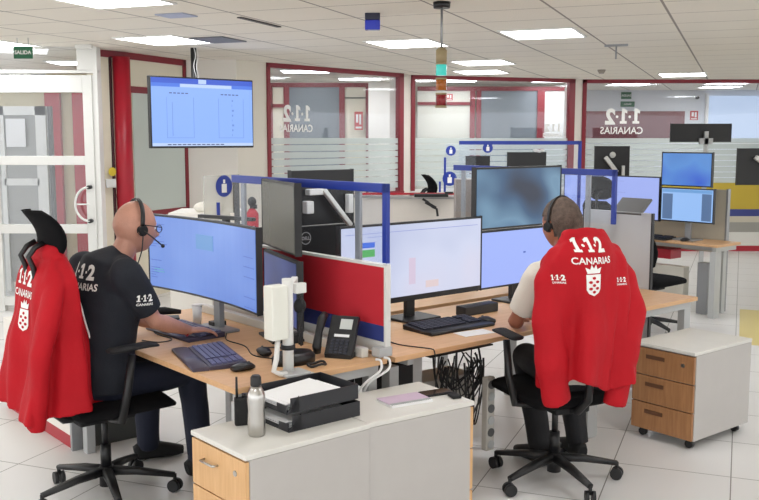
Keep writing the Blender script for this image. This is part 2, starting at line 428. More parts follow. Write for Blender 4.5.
# ------------------------------------------------------------------ entrance door at the left
root = sempty('door_1', (0, 9.3, 0))
mb = MB(); mb.bx(-2.955, -2.86, -0.03, 0.05, 0, 2.38); mb.bx(-4.0, -2.955, -0.03, 0.05, 2.21, 2.38); mb.bx(-4.0, -3.83, -0.03, 0.05, 0, 2.21)
for z in (1.49, 0.80, 0.06): mb.bx(-3.83, -2.955, -0.03, 0.05, z, z + 0.09)
mb.build('door_leaf', ALU, root, bevel=0.004)
mb = MB(); mb.bx(-2.84, -2.80, -0.04, 0.10, 0, HC); mb.bx(-2.86, -2.845, -0.02, 0.06, 0, 2.38); mb.bx(-4.2, -2.80, -0.02, 0.06, 2.40, 2.43); mb.bx(-3.0, -2.80, -0.03, 0.06, 2.43, HC); mb.build('door_frame', ALU, root, bevel=0.003)
mb = MB(); mb.bx(-3.83, -2.955, 0.005, 0.011, 0.10, 2.27); mb.bx(-4.2, -3.0, 0.005, 0.011, 2.43, HC); mb.build('pane', GLASS, root)
mb = MB(); pts = [(-2.91 - 0.14 * math.sin(q), -0.09, 1.10 + 0.17 * math.cos(q)) for q in [PI * k / 16 for k in range(17)]]
mb.tube(pts, 0.012); mb.tube([(-2.91, -0.09, 1.1), (-3.05, -0.09, 1.1)], 0.008)
h = mb.build('door_handle', ALU, root)
mb = MB()
for z in (0.93, 1.27): mb.cyl((-2.91, -0.10, z), (-2.91, -0.02, z), 0.02)
mb.build('handle_mount', BLACK, h)
# second door seen through the glass, and posts behind
root = sempty('door_2', (0, 10.6, 0))
mb = MB(); mb.bx(-4.6, -4.28, -0.03, 0.05, 0, 2.12); mb.bx(-3.92, -3.80, -0.03, 0.05, 0, 2.12); mb.bx(-4.6, -3.8, -0.03, 0.05, 2.02, 2.12); mb.bx(-4.3, -3.9, -0.03, 0.05, 1.22, 1.30)
mb.build('door_leaf', ALU, root)
mb = MB(); mb.bx(-4.3, -3.9, 0.0, 0.02, 1.30, 2.02); mb.bx(-4.3, -3.9, 0.0, 0.02, 0.1, 1.22); mb.build('pane', mat('grey_glass_panel', (160, 160, 156), 0.3), root)
mb = MB(); mb.bx(-3.78, -3.74, -0.02, 0.04, 0, 2.12); mb.build('door_frame', DGREY, root)
mb = MB(); mb.bx(-0.11, 0.11, -0.01, 0.0, -0.16, 0.16)
solo('paper_notice', mb, PAPER, 'white paper notice taped to the grey glass of the inner door', 'notice', (-4.14, 10.56, 1.82))
flat('wall_corridor', -9, -3.0, 12.6, 0, HC, mat('corridor_cream', (214, 206, 174), 0.6))
for i, (x0, x1) in enumerate(((-4.50, -4.30), (-4.13, -3.88))):
    flat('trim_%d' % (8 + i), x0, x1, 12.5, 0, 2.5, REDC, t=0.08)
flat('trim_10', -6.5, -3.0, 12.45, 2.46, 2.56, REDF, t=0.1)
mb = MB(); mb.bx(-0.26, 0.26, 0, 0.02, -0.10, 0.10); mb.mi = 1
put_text(mb, 'Sala de', 0.09, upright(-0.02, -0.003, 0.015)); put_text(mb, 'Crisis', 0.09, upright(-0.02, -0.003, -0.075))
solo('room_sign', mb, [mat('sign_grey', (128, 130, 130), 0.5), LETTER], 'grey room name sign with white letters above the inner door', 'sign', (-4.02, 10.5, 2.42))
flat('wall_corridor_side', -12, -3.86, 9.33, 0, HC, WALLW) if False else None

# ------------------------------------------------------------------ ceiling lights
def ceiling_light(e, n, label, w_=0.6, l_=0.66, group='square ceiling light panels'):
    t = thing('ceiling_light', label, 'ceiling light', RM(e, n, HC), TR, group)
    mb = MB(); mb.bx(-w_ / 2 - .02, w_ / 2 + .02, -l_ / 2 - .02, -l_ / 2, -0.012, 0.0); mb.bx(-w_ / 2 - .02, w_ / 2 + .02, l_ / 2, l_ / 2 + .02, -0.012, 0.0)
    mb.bx(-w_ / 2 - .02, -w_ / 2, -l_ / 2, l_ / 2, -0.012, 0.0); mb.bx(w_ / 2, w_ / 2 + .02, -l_ / 2, l_ / 2, -0.012, 0.0)
    mb.build('frame', ALU, t)
    mb = MB(); mb.bx(-w_ / 2, w_ / 2, -l_ / 2, l_ / 2, -0.008, -0.001); mb.build('diffuser', LAMPW, t)
    return t
for e, n, lab in ((-3.90, 5.06, 'ceiling light panel cut by the top edge above the door side'),
                  (-5.02, 7.35, 'ceiling light panel above the hanging wall screen'),
                  (-3.02, 8.44, 'ceiling light panel just left of the signal tower rod'),
                  (-1.65, 8.10, 'ceiling light panel right of the signal tower, nearest large one'),
                  (-2.92, 10.85, 'middle ceiling light panel behind the signal tower'),
                  (-3.35, 12.35, 'small far ceiling light panel behind the signal tower, lowest in view'),
                  (-0.83, 13.90, 'far ceiling light strip in front of the right hand glass bay'),
                  (-6.75, 7.0, 'ceiling light panel at the far left edge by the exit sign')):
    ceiling_light(e, n, lab)
for e, n in ((-3.9, 1.6), (-1.65, 4.4), (-1.2, 1.2), (0.9, 4.0), (1.3, 7.4), (2.8, 10.6), (2.8, 5.5), (-6.4, 3.6)):
    ceiling_light(e, n, 'ceiling light panel outside the picture that lights the room', group='ceiling light panels out of view')
for x, y, lab in ((-1.0, 12.6, 'ceiling light behind the left glass bay, nearest the wall'), (-0.3, 14.2, 'ceiling light behind the left glass bay, deeper one'),
                  (1.2, 14.6, 'ceiling light behind the middle glass bay, left one'), (2.75, 14.75, 'ceiling light behind the middle glass bay, right one'),
                  (4.15, 15.6, 'ceiling light behind the right glass bay over the mirrored letters'), (5.7, 15.3, 'ceiling light behind the right glass bay, nearest the pane'), (5.95, 16.3, 'ceiling light behind the right glass bay, second deeper one'),
                  (-3.6, 11.2, 'ceiling light beyond the entrance door')):
    t = ceiling_light(0, 0, lab, 0.62, 0.5, 'ceiling lights behind the glass'); t.location = (x, y, HC); t.rotation_euler = (0, 0, 0)

mb = MB(); mb.bx(-0.17, 0.17, -0.22, 0.22, -0.01, 0)
o = solo('ceiling_vent', mb, mat('vent_grey', (120, 120, 124), 0.6), 'dark grey square ceiling vent beside the light above the wall screen', 'vent', RM(-4.52, 7.48, HC - 0.002), TR)
mb = MB(); mb.bx(-0.02, 0.02, -0.32, 0.32, -0.008, 0)
solo('slot_vent', mb, mat('slot_dark', (84, 80, 78), 0.6), 'thin dark slot vent in the ceiling right of the light panels', 'vent', RM(-3.55, 6.5, HC - 0.002), TR)
mb = MB(); mb.bx(-0.12, 0.12, -0.10, 0.10, -0.008, 0)
solo('ceiling_grille', mb, mat('grille_blue', (176, 182, 204), 0.5), 'small pale blue grille in the ceiling at upper left', 'vent', RM(-3.93, 5.92, HC - 0.002), TR)
# sprinkler-like fitting and detector at the right
t = thing('ceiling_sprinkler', 'small metal sprinkler fitting on the ceiling at right', 'sprinkler', RM(-1.18, 9.3, HC), TR)
mb = MB(); mb.bx(-0.11, 0.11, -0.02, 0.02, -0.02, 0); mb.build('plate', GREYM, t)
mb = MB(); mb.cyl((0, 0, -0.14), (0, 0, -0.02), 0.008); mb.build('stem', GREYM, t)
mb = MB(); mb.loft([(0, 0, -0.05), (0, 0, -0.02), (0, 0, 0)], [0.03, 0.05, 0.055], side=(1, 0, 0), n=20)
solo('smoke_detector', mb, mat('detector', (150, 140, 130), 0.5), 'small round smoke detector above the gap between two glass bays', 'smoke detector', RM(-1.78, 12.6, HC), TR)

# ------------------------------------------------------------------ signs
def exit_sign(loc, label, w_=0.17, h_=0.11, mirror=False, group=None, rotz=0.0):
    t = thing('exit_sign', label, 'exit sign', loc, rotz, group)
    mb = MB(); mb.bx(-w_ / 2, w_ / 2, 0, 0.015, -h_ / 2, h_ / 2); mb.build('plate', mat('exit_green', (24, 96, 62), 0.5), t)
    mb = MB(); put_text(mb, 'SALIDA', h_ * 0.42, upright(0, -0.003, -h_ * 0.14), bold=0.001, mirror=mirror); mb.build('lettering', LETTER, t)
    return t
t = exit_sign((-3.235, 8.5, 2.53), 'green SALIDA exit sign hanging from the ceiling above the glass door')
mb = MB(); mb.cyl((-0.05, 0.007, 0.05), (-0.05, 0.007, 0.13), 0.003, n=8); mb.cyl((0.05, 0.007, 0.05), (0.05, 0.007, 0.13), 0.003, n=8); mb.build('hanger', GREYM, t)
mb = MB(); mb.bx(-0.08, 0.08, -0.03, 0.03, -0.04, 0)
solo('emergency_light', mb, ALU, 'small white emergency light on the ceiling above the door jamb', 'emergency light', (-2.87, 9.1, HC), 0.0, bevel=0.006)
exit_sign((4.63, 17.48, 2.56), 'upper mirrored green exit sign behind the right glass bay', 0.19, 0.13, True)
exit_sign((4.66, 17.48, 2.40), 'lower mirrored green exit sign just above the dark red panel', 0.26, 0.10, True)
def fire_sign(loc, w_, h_, label):
    t = thing('fire_sign', label, 'safety sign', loc)
    mb = MB(); mb.bx(-w_ / 2, w_ / 2, 0, 0.01, -h_ / 2, h_ / 2); mb.build('plate', mat('sign_red', (190, 50, 50), 0.5), t)
    mb = MB(); mb.bx(-w_ * .32, -w_ * .05, -0.004, 0, -h_ * .1, h_ * .35); mb.bx(w_ * .08, w_ * .3, -0.004, 0, -h_ * .2, h_ * .35); mb.bx(-w_ * .35, w_ * .35, -0.004, 0, -h_ * .42, -h_ * .32); mb.build('symbol', LETTER, t)
fire_sign((-0.30, 13.36, 2.01), 0.12, 0.26, 'red and white fire equipment sign behind the left glass bay')
fire_sign((5.92, 17.49, 2.19), 0.15, 0.17, 'red and white fire equipment sign above the far dark screen')
fire_sign((1.14, 15.215, 2.43), 0.11, 0.10, 'small red sign beside the signal tower behind the glass')
mb = MB(); mb.ball((0, 0, 0), (0.04, 0.04, 0.03))
solo('dome_camera', mb, BLACK, 'tiny black dome camera on the far white wall', 'camera', (5.95, 17.44, 2.52))
mb = MB(); mb.cyl((0, -0.01, 0), (0, 0, 0), 0.045, n=24)
solo('round_sticker', mb, mat('yellow_sticker', (222, 196, 56), 0.5), 'round yellow sticker on the cream wall beside the door', 'sticker', (-2.80, 9.66, 1.41), R(53))
mb = MB(); mb.bx(-0.06, 0.06, -0.02, 0, -0.045, 0.045)
solo('wall_switch', mb, ALU, 'white switch plate below the round yellow sticker', 'switch', (-2.815, 9.635, 1.29), R(53), bevel=0.004)

# ------------------------------------------------------------------ signal tower and blue beacon
x, y, z = RM(-1.915, 6.03, HC)
t = thing('signal_tower', 'ceiling hung signal tower with green, amber and red lamps', 'signal light', (x, y, z))
mb = MB(); mb.cyl((0, 0, -0.04), (0, 0, 0), 0.055, 0.06); mb.build('ceiling_mount', BLACK, t)
mb = MB(); mb.cyl((0, 0, -0.30), (0, 0, -0.04), 0.008); mb.build('rod', GREYM, t)
mb = MB(); mb.loft([(0, 0, -0.315), (0, 0, -0.30)], [0.037, 0.02], side=(1, 0, 0)); mb.cyl((0, 0, -0.40), (0, 0, -0.315), 0.037); mb.build('housing', [mat('tower_beige', (150, 134, 100), 0.5)], t)
for k, (nm, c, e) in enumerate((('green_lamp', (60, 170, 160), 0.75), ('amber_lamp', (150, 84, 26), 0.15), ('red_lamp', (120, 12, 24), 0.15))):
    z0 = -0.40 - 0.10 * k
    mb = MB(); mb.cyl((0, 0, z0 - 0.085), (0, 0, z0 - 0.01), 0.036)
    for j in range(6): mb.cyl((0, 0, z0 - 0.02 - j * .012), (0, 0, z0 - 0.014 - j * .012), 0.0375)
    mb.build(nm, mat(nm + '_lens', c, 0.15, emit=c, es=e, coat=0.5), t)
    mb = MB(); mb.cyl((0, 0, z0 - 0.012), (0, 0, z0), 0.0385); mb.build('ring', mat('tower_beige', (0, 0, 0)), t)
mb = MB(); mb.cyl((0, 0, -0.70), (0, 0, -0.685), 0.039); mb.build('end_cap', mat('tower_beige', (0, 0, 0)), t)

t = thing('ceiling_beacon', 'small dark blue boxy beacon on the ceiling left of the signal tower', 'beacon', (RM(-2.555, 6.38, HC)), R(0))
mb = MB(); mb.bx(-0.055, 0.055, -0.04, 0.04, -0.05, 0); mb.build('base', mat('beacon_dark', (30, 34, 60), 0.4), t, bevel=0.004)
mb = MB(); mb.prism([(-.055, -.04), (.055, -.04), (.055, .04), (-.055, .04)], -0.12, -0.05); mb.build('lens', mat('beacon_blue', (28, 52, 190), 0.2, coat=0.5), t, bevel=0.006)

# ------------------------------------------------------------------ hanging screen
Pl = Vector((-2.22, 9.0, 0)); Pr = Vector((-1.33, 9.8, 0)); c_ = (Pl + Pr) / 2; dd = Pr - Pl; WTV = dd.length
t = thing('television', 'large flat screen hanging from a ceiling pole, showing a light blue document page', 'television', (c_.x, c_.y, 2.01), math.atan2(dd.y, dd.x))
hw, hh = WTV / 2, 0.35
mb = MB(); mb.bx(-hw, hw, 0, 0.05, -hh, hh); mb.build('casing', BLACK, t, bevel=0.006)
mb = MB(); mb.bx(-hw + .015, hw - .015, -0.003, 0, -hh + .02, hh - .015)
def q(x0, x1, z0, z1, mi, yy=-0.005): mb.mi = mi; mb.bx(x0, x1, yy, yy + 0.002, z0, z1)
q(-hw + .015, hw - .015, hh - .065, hh - .015, 1); q(-hw + .015, hw - .015, hh - .10, hh - .065, 2)
q(-hw * .45, hw * .55, hh - .10, hh - .068, 3, -0.006); q(-hw * .1, hw * .05, hh - .062, hh - .02, 3, -0.006)
q(-hw + .015, hw - .015, -hh + .02, -hh + .05, 3)
for k in range(12): q(-hw * .7 + k * .055, -hw * .7 + k * .055 + .04, -hh + .03, -hh + .04, 4, -0.007)
for x0 in (-0.42, 0.17):
    q(x0, x0 + .30, -hh + .10, -hh + .104, 5); q(x0, x0 + .003, -hh + .10, hh - .2, 5); q(x0 + .30, x0 + .303, -hh + .10, hh - .2, 5)
    for k in range(5): q(x0 + .03 + k * .045, x0 + .06 + k * .045, hh - .165, hh - .155, 4)
for k in range(8): q(0.33, 0.335 + .01 * (k % 3), -hh + .12 + .05 * k, -hh + .14 + .05 * k, 5)
q(-.36, -.355, -hh + .12, hh - .25, 5)
mb.build('screen', [glow('tv_page', (140, 180, 255), 1.0), glow('tv_bar', (38, 84, 206), 1.0), glow('tv_bar2', (70, 120, 230), 1.0), glow('tv_pale', (190, 212, 250), 1.0), glow('tv_text', (60, 70, 120), 1.0), glow('tv_line', (108, 144, 220), 1.0)], t)
mb = MB(); mb.cyl((-.05, .09, 0.0), (-.05, .09, HC - 2.01), 0.03); mb.box((-.05, .07, 0), (.3, .04, .3)); mb.build('ceiling_pole', BLACK, t)
mb = MB()
for s_ in (-.01, .02): mb.tube([(-.05 + s_ + .012 * math.sin(k), .055, .3 + k * .035) for k in range(11)], 0.004, 6)
mb.build('cable', PAPER, t)

# ------------------------------------------------------------------ desks
def desk(name, label, u0, u1, v0, v1, legs, rails=True, front0=.03, z=0.73, zrot=None):
    t = thing(name, label, 'desk', G(u0, v0), TH)
    W_, D_ = u1 - u0, v1 - v0
    mb = MB(); mb.bx(0, W_, 0, D_, z - 0.026, z); mb.build('desktop', BEECH, t, bevel=0.003)
    if rails:
        mb = MB(); mb.bx(front0, W_ - .03, 0.03, 0.07, z - .075, z - .027); mb.bx(0.03, W_ - .03, D_ - .08, D_ - .04, z - .075, z - .027)
        mb.bx(0.14, .18, .07, D_ - .08, z - .075, z - .027); mb.bx(W_ - .07, W_ - .03, .07, D_ - .08, z - .075, z - .027); mb.build('frame', GREYL, t, bevel=0.003)
    for (lu, lv, wu, wv) in legs:
        mb = MB(); mb.bx(lu - u0 - wu / 2, lu - u0 + wu / 2, lv - v0 - wv / 2, lv - v0 + wv / 2, 0.0, z - .076); mb.build('leg', GREYL, t, bevel=0.003)
    return t
desk('desk', 'wooden desk with grey legs where the man in the black shirt works', -0.845, -0.02, -0.02, 1.72,
     [(-0.79, 0.04, .05, .05), (-0.08, 0.04, .05, .05), (-0.79, 1.66, .05, .06), (-0.08, 1.66, .05, .05)])
desk('desk', 'long wooden desk with grey legs where the man in the white shirt works', 0.02, 2.63, -0.03, 0.78,
     [(0.10, 0.10, .06, .06), (0.30, 0.16, .08, .06), (1.58, 0.02, .09, .05), (2.57, 0.03, .07, .05), (2.54, .70, .06, .06)], front0=1.5)

# near cabinets
def cabinet(label, u, v, w_, d_, h, front, rot, drawers, dm, casters=False, group=None, z0=0.0):
    """front: +1 drawers face local +x, -1 local -x; origin at near-left corner of footprint"""
    t = thing('drawer_cabinet', label, 'cabinet', G(u, v), TH + rot, group)
    fx0, fx1 = (0, .018) if front < 0 else (w_ - .018, w_)
    bx0, bx1 = (.019, w_) if front < 0 else (0, w_ - .019)
    base = z0
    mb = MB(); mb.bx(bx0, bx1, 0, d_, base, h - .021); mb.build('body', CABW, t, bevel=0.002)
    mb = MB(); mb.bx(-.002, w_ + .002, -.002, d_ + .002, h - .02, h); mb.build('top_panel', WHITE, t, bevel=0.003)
    H_ = (h - .026 - base) / drawers
    for k in range(drawers):
        zt = h - .026 - k * H_
        mb = MB(); mb.bx(fx0, fx1, .004, d_ - .004, zt - H_ + .004, zt - .002); dr = mb.build('drawer', dm, t, bevel=0.0015)
        x_ = fx0 if front < 0 else fx1; s_ = -1 if front < 0 else 1
        ym = d_ * 0.62 if front < 0 else d_ * .4
        mb = MB()
        if dm is BEECHD:
            mb.tube([(x_, ym - .05, zt - .065), (x_ + s_ * .022, ym - .045, zt - .065), (x_ + s_ * .022, ym + .045, zt - .065), (x_, ym + .05, zt - .065)], .005)
        else:
            mb.box((x_ + s_ * .002, ym, zt - .05), (.006, .12, .022))
        mb.build('handle', CHROME if dm is BEECHD else mat('recess_brown', (96, 62, 40), .5), dr)
        if k == 0:
            mb = MB(); mb.cyl((x_, d_ * .18, zt - .06), (x_ + s_ * .004, d_ * .18, zt - .06), .011); mb.build('lock', CHROME, dr)
    if casters:
        for cx in (.06, w_ - .06):
            for cy in (.05, d_ - .05):
                mb = MB(); mb.cyl((cx - .012, cy, .024), (cx + .012, cy, .024), .024); mb.bx(cx - .01, cx + .01, cy - .01, cy + .01, .03, base); mb.build('caster', BLACK, t)
    return t
cabinet('low white cabinet with pale wood drawers, bottle and trays on top', -1.048, -0.425, .59, .40, .60, -1, R(0.5), 3, BEECHD)
cabinet('low white cabinet with the notebook and mobile phone on top', -0.455, -0.412, .565, .40, .60, 1, R(-4.9), 3, BEECHD)
cabinet('white mobile pedestal with three brown wood drawers at the right', 1.80, -0.52, .60, .41, .57, -1, R(-1), 3, OAKD, True, z0=.055)

# ------------------------------------------------------------------ dividers and protective screens
t = thing('desk_divider', 'red and blue fabric desk divider with white frame beside the desk phone', 'divider', G(0, 0, 0), TH)
mb = MB(); mb.bx(-.012, .012, .012, 1.60, .80, .875); mb.build('blue_panel', BLUEP, t)
mb = MB(); mb.bx(-.012, .012, .012, 1.60, .876, 1.155); mb.build('red_panel', REDP, t)
mb = MB(); mb.bx(-.016, .016, 0, 1.61, 1.155, 1.168); mb.bx(-.016, .016, 0, .012, .75, 1.155); mb.bx(-.016, .016, 1.60, 1.61, .75, 1.155); mb.bx(-.012, .012, .012, 1.60, .745, .799); mb.build('frame', ALU, t)
mb = MB(); mb.bx(-.06, .02, -.01, .05, .735, .78); mb.build('bracket', GREYL, t, bevel=.004)
def sticker(t, x, y, z, r, side, axis='y'):
    """round blue hand-gel sticker; axis = panel normal"""
    mb = MB(); 
    M = Matrix.Translation((x, y, z)) @ (Matrix.Rotation(R(90), 4, 'X') if axis == 'y' else Matrix.Rotation(R(-90), 4, 'Y'))
    mb.prism([(r * math.cos(a * PI / 12), r * math.sin(a * PI / 12)) for a in range(24)], .002, .004, M)
    mb.mi = 1
    rr = r * .3
    mb.prism([(-rr, -r * .6), (rr, -r * .6), (rr, r * .2), (-rr, r * .2)] if axis == 'y' else [(-r * .6, -rr), (r * .2, -rr), (r * .2, rr), (-r * .6, rr)], .0045, .006, M)
    rr = r * .12
    mb.prism([(-rr, r * .25), (rr, r * .25), (rr, r * .6), (-rr, r * .6)] if axis == 'y' else [(r * .25, -rr), (r * .6, -rr), (r * .6, rr), (r * .25, rr)], .0045, .006, M)
    return mb.build('round_label', [BLUE, LETTER], t)
def plexi(u, v0, v1, label, ztop=1.545, posts=(), stick=None, near_post=True, zb=1.175):
    t = thing('acrylic_screen', label, 'protective screen', G(u, v0, 0), TH)
    L = v1 - v0
    mb = MB(); mb.bx(-.003, .003, 0.01, L - .01, zb, ztop - .02); mb.build('acrylic_sheet', PLEXI, t)
    mb = MB(); mb.bx(-.012, .012, 0, L, ztop - .042, ztop)
    if near_post: mb.bx(-.012, .012, 0, .03, zb, ztop)
    mb.build('blue_edging', BLUE, t, bevel=.002)
    for p in posts:
        mb = MB(); mb.bx(.017, .034, p - .02, p + .02, zb - .15, ztop - .03); mb.build('post', GREYM, t, bevel=.003)
    if stick: sticker(t, -.006, stick[0], stick[1], stick[2], -1, 'x')
    return t
plexi(0.0, 0.0, 1.37, 'clear acrylic screen with blue edging above the red divider', posts=(.25, 1.30))
plexi(2.45, 0.50, 2.05, 'clear acrylic screen with blue edging beside the man in the white shirt', posts=(.25, 1.47))
t = thing('metal_partition', 'grey metal side panel with dark slanted lid standing behind the red jacket', 'panel', G(2.64, .34, 0), TH)
mb = MB(); mb.bx(-.01, .01, 0, .56, 0.02, 1.25); mb.build('panel', mat('silver_panel', (176, 176, 178), .3, .2), t, bevel=.003)
mb = MB(); mb.bx(-.012, .012, -.012, 0, 0.02, 1.25); mb.build('edge_strip', BLACK, t)
mb = MB(); mb.box((.05, .20, 1.285), (.16, .24, .015), (0, R(-38), 0)); mb.build('slanted_lid', DGREY, t)

# sheet with blue sticker behind the left monitor
t = thing('acrylic_screen', 'clear sheet with round blue sticker and grey post left of the stacked monitors', 'protective screen', (-1.22, 7.2, 0), R(52))
mb = MB(); mb.bx(-.20, .13, 0, .006, .9, 1.47); mb.build('acrylic_sheet', clear('white_acrylic', (240, 240, 236), .35, .03), t)
mb = MB(); mb.bx(.10, .155, -.015, 0, .9, 1.47); mb.build('post', DGREY, t)
mb = MB(); mb.bx(-.075, -.05, -.012, 0, 1.14, 1.26); mb.build('blue_clip', BLUE, t)
sticker(t, .0, -.004, 1.385, .085, -1)
# far screens
t = thing('acrylic_screen', 'far clear screen with long blue top rail crossing in front of the middle glass bay', 'protective screen', (0.86, 10, 0), 0.0)
mb = MB(); mb.bx(0, 1.3, 0, .02, 1.69, 1.73); mb.bx(1.29, 1.325, 0, .02, 0, 1.73); mb.build('blue_edging', BLUE, t)
mb = MB(); mb.bx(0, 1.29, .007, .012, 1.1, 1.69); mb.build('acrylic_sheet', PLEXI, t)
mb = MB(); mb.bx(.02, .05, .005, .025, 0, 1.1); mb.build('post', GREYM, t)
sticker(t, .31, 0, 1.655, .055, -1)
t = thing('acrylic_screen', 'small clear screen with two blue stickers left of the blurred video monitor', 'protective screen', (0.68, 9.6, 0), 0.0)
mb = MB(); mb.bx(0, .32, .007, .012, 1.15, 1.70); mb.build('acrylic_sheet', PLEXI, t)
mb = MB(); mb.bx(-.01, .012, 0, .02, 1.2, 1.56); mb.bx(-.06, -.04, 0, .02, 1.2, 1.31); mb.build('blue_edging', BLUE, t)
mb = MB(); mb.bx(.28, .31, .005, .02, 0, 1.15); mb.build('post', GREYM, t)
sticker(t, .06, 0, 1.63, .052, -1); sticker(t, .05, -.004, 1.34, .075, -1)

# ------------------------------------------------------------------ monitors
def monitor(label, loc, rotz, W_, H_, zc, screen_m, content=None, curve=0.0, stand=True, tilt=0.0, zdesk=.73, name='monitor', group=None, bez=.012, back=False, deco=None, chin=.0, sx=0.0):
    """screen faces local -y; local z measured from the floor"""
    t = thing(name, label, 'monitor', (loc[0], loc[1], zdesk), rotz, group)
    zc -= zdesk
    N = 16 if curve else 1
    def cy(x): return -curve * (2 * x / W_) ** 2
    def sheet(x0, x1, z0, z1, y0, y1):
        vs = []; fs = []
        for i in range(N + 1):
            x = x0 + (x1 - x0) * i / N
            for yy, zz in ((y0, z0), (y1, z0), (y1, z1), (y0, z1)): vs.append((x, cy(x) + yy, zz))
        for i in range(N):
            a, b = i * 4, i * 4 + 4
            for k in range(4): fs.append((a + k, a + (k + 1) % 4, b + (k + 1) % 4, b + k)[::-1] if True else None)
        fs.append((0, 1, 2, 3)[::-1]); fs.append((N * 4, N * 4 + 1, N * 4 + 2, N * 4 + 3))
        return vs, [f[::-1] for f in fs]
    mb = MB(); mb.raw(*sheet(-W_ / 2, W_ / 2, zc - H_ / 2, zc + H_ / 2, 0, .03)); cas = mb.build('casing', BLACK, t, bevel=.003)
    mb = MB(); mb.raw(*sheet(-W_ / 2 + bez, W_ / 2 - bez, zc - H_ / 2 + bez + chin, zc + H_ / 2 - bez, -.002, .0))
    mats = [screen_m]
    if content:
        for (x0, x1, z0, z1, m) in content:
            if m not in mats: mats.append(m)
            mb.mi = mats.index(m)
            mb.raw(*sheet(x0, x1, zc + z0, zc + z1, -.004, -.0025))
    mb.build('screen', mats, t)
    if stand:
        mb = MB(); mb.box((sx, .05 + (.02 if curve else 0), (zc - H_ * .1) / 2), (.06, .03, zc - H_ * .1)); mb.build('stand_column', GREYM if stand == 2 else BLACK, t)
        mb = MB(); mb.bx(sx - .13, sx + .13, -.08, .12, 0, .014); mb.build('stand_base', GREYM if stand == 2 else BLACK, t, bevel=.004)
    if back:
        mb = MB(); mb.box((0, .045, zc), (.16, .03, .14)); mb.build('rear_mount', BLACK, t, bevel=.004)
    if deco: deco(t, zc)
    return t
BLU = glow('screen_blue', (84, 128, 214), 1.0); BLU2 = glow('screen_blue_dark', (52, 88, 180), 1.0); TEAL = glow('screen_teal', (72, 170, 170), 1.0)
PALE = glow('screen_pale', (178, 196, 246), 1.0); PALE2 = glow('screen_pale_line', (140, 150, 210), 1.0)
def rows(x0, z0, n, m, seed, wmax=.2, dz=.014, h=.003):
    r = random.Random(seed); return [(x0, x0 + r.uniform(.3, 1) * wmax, z0 - k * dz, z0 - k * dz + h, m) for k in range(n) if r.random() > .2]
scrL = blurscreen('blurred_blue_ui', [(84, 120, 196), (94, 132, 212), (112, 148, 222)], 2.0, 3.0)
monitor('wide curved monitor with blue screen facing the man in the black shirt', G(-.35, 1.075), TH - R(90), 1.15, .425, 1.115, scrL,
        rows(-.55, .17, 12, BLU2, 1, .16) + rows(-.55, -.05, 8, BLU2, 2, .1) + rows(-.52, -.10, 2, TEAL, 3, .13) + [(-.1, .08, .05, .13, glow('soft_green', (92, 146, 204), 1.0))] + rows(.42, .06, 6, BLU2, 5, .13, .05), curve=.05, stand=2)
OFF = mat('screen_off', (84, 86, 88), .25, spec=.6)
mid = (-.517, 4.665); ang = R(-66.9)
t = monitor('grey switched off monitor, upper one of the pair right of the blue curved screen', mid, ang, .575, .35, 1.363, OFF, stand=False, zdesk=1.18)
t = monitor('dark blue monitor, lower one of the pair right of the blue curved screen', (mid[0] + .006, mid[1] - .006), ang, .575, .34, .99, blurscreen('dark_blue_ui', [(36, 50, 96), (60, 78, 140)], 3, 1.0), stand=1)
scrR = blurscreen('pale_ui', [(186, 194, 224), (206, 212, 236), (214, 212, 232)], 2.0, 8.0)
PINK = glow('soft_pink', (212, 196, 218), 1.0); ORG = glow('soft_orange', (222, 202, 204), 1.0); GRN = glow('icon_green', (84, 176, 96), 1.0); ICB = glow('icon_blue', (60, 110, 220), 1.0)
monitor('wide monitor with pale screen behind the black keyboard of the man in white', G(.715, .60), TH, 1.08, .45, 1.065, scrR,
        [(-.40, -.30, .10, .13, ICB), (-.40, -.30, .05, .09, GRN), (-.50, .50, .175, .178, PALE2), (-.05, .0, -.13, .02, PINK), (.08, .18, -.16, -.12, ORG)] + rows(-.35, .155, 3, PALE2, 9, .2), curve=.0, stand=1, chin=.02)
scrV = blurscreen('blurred_video', [(20, 34, 60), (48, 84, 120), (104, 142, 170), (60, 100, 140)], 2.0, 2.6, aniso=(1, 1, 1.4))
monitor('upper monitor with dark blurred video above the pale blue one', G(1.615, .62), TH, .80, .38, 1.39, scrV, stand=False, zdesk=1.21)
monitor('lower monitor with plain pale blue screen in front of the man in white', G(1.625, .62), TH, .76, .36, 1.015, glow('plain_blue', (158, 178, 248), 1.0), [(.03, .05, .02, .03, BLU2)], stand=1)
# far right pair
blurA = blurscreen('blurred_far_a', [(70, 120, 190), (84, 140, 210), (40, 70, 200)], 2.2, 1.4)
blurB = blurscreen('blurred_far_b', [(60, 100, 160), (140, 184, 240), (150, 190, 246)], 4, 5.0, aniso=(3, 3, .3))
monitor('upper far monitor with blurred blue picture, right of the white pillar', G(5.6, 1.92), TH - R(90), .57, .345, 1.445, blurA, stand=False, zdesk=1.27)
SIDE = glow('far_side_blue', (84, 112, 152), 1.0)
monitor('lower far monitor with blurred light blue picture standing on the far desk', G(5.6, 1.90), TH - R(90), .60, .345, 1.085, glow('far_light_blue', (150, 190, 244), 1.0), [(-.275, -.16, -.15, .11, SIDE), (.17, .275, -.15, .12, SIDE), (-.28, .28, .125, .155, glow('far_bar', (110, 160, 214), 1.0))], stand=2)
monitor('wide far monitor with pale blue text page behind the grey side panel', G(5.6, 2.84), TH - R(90), 1.25, .46, 1.13, glow('far_page', (160, 176, 240), 1.0), rows(-.5, .17, 12, PALE2, 12, .9, .03, .004) , stand=1)
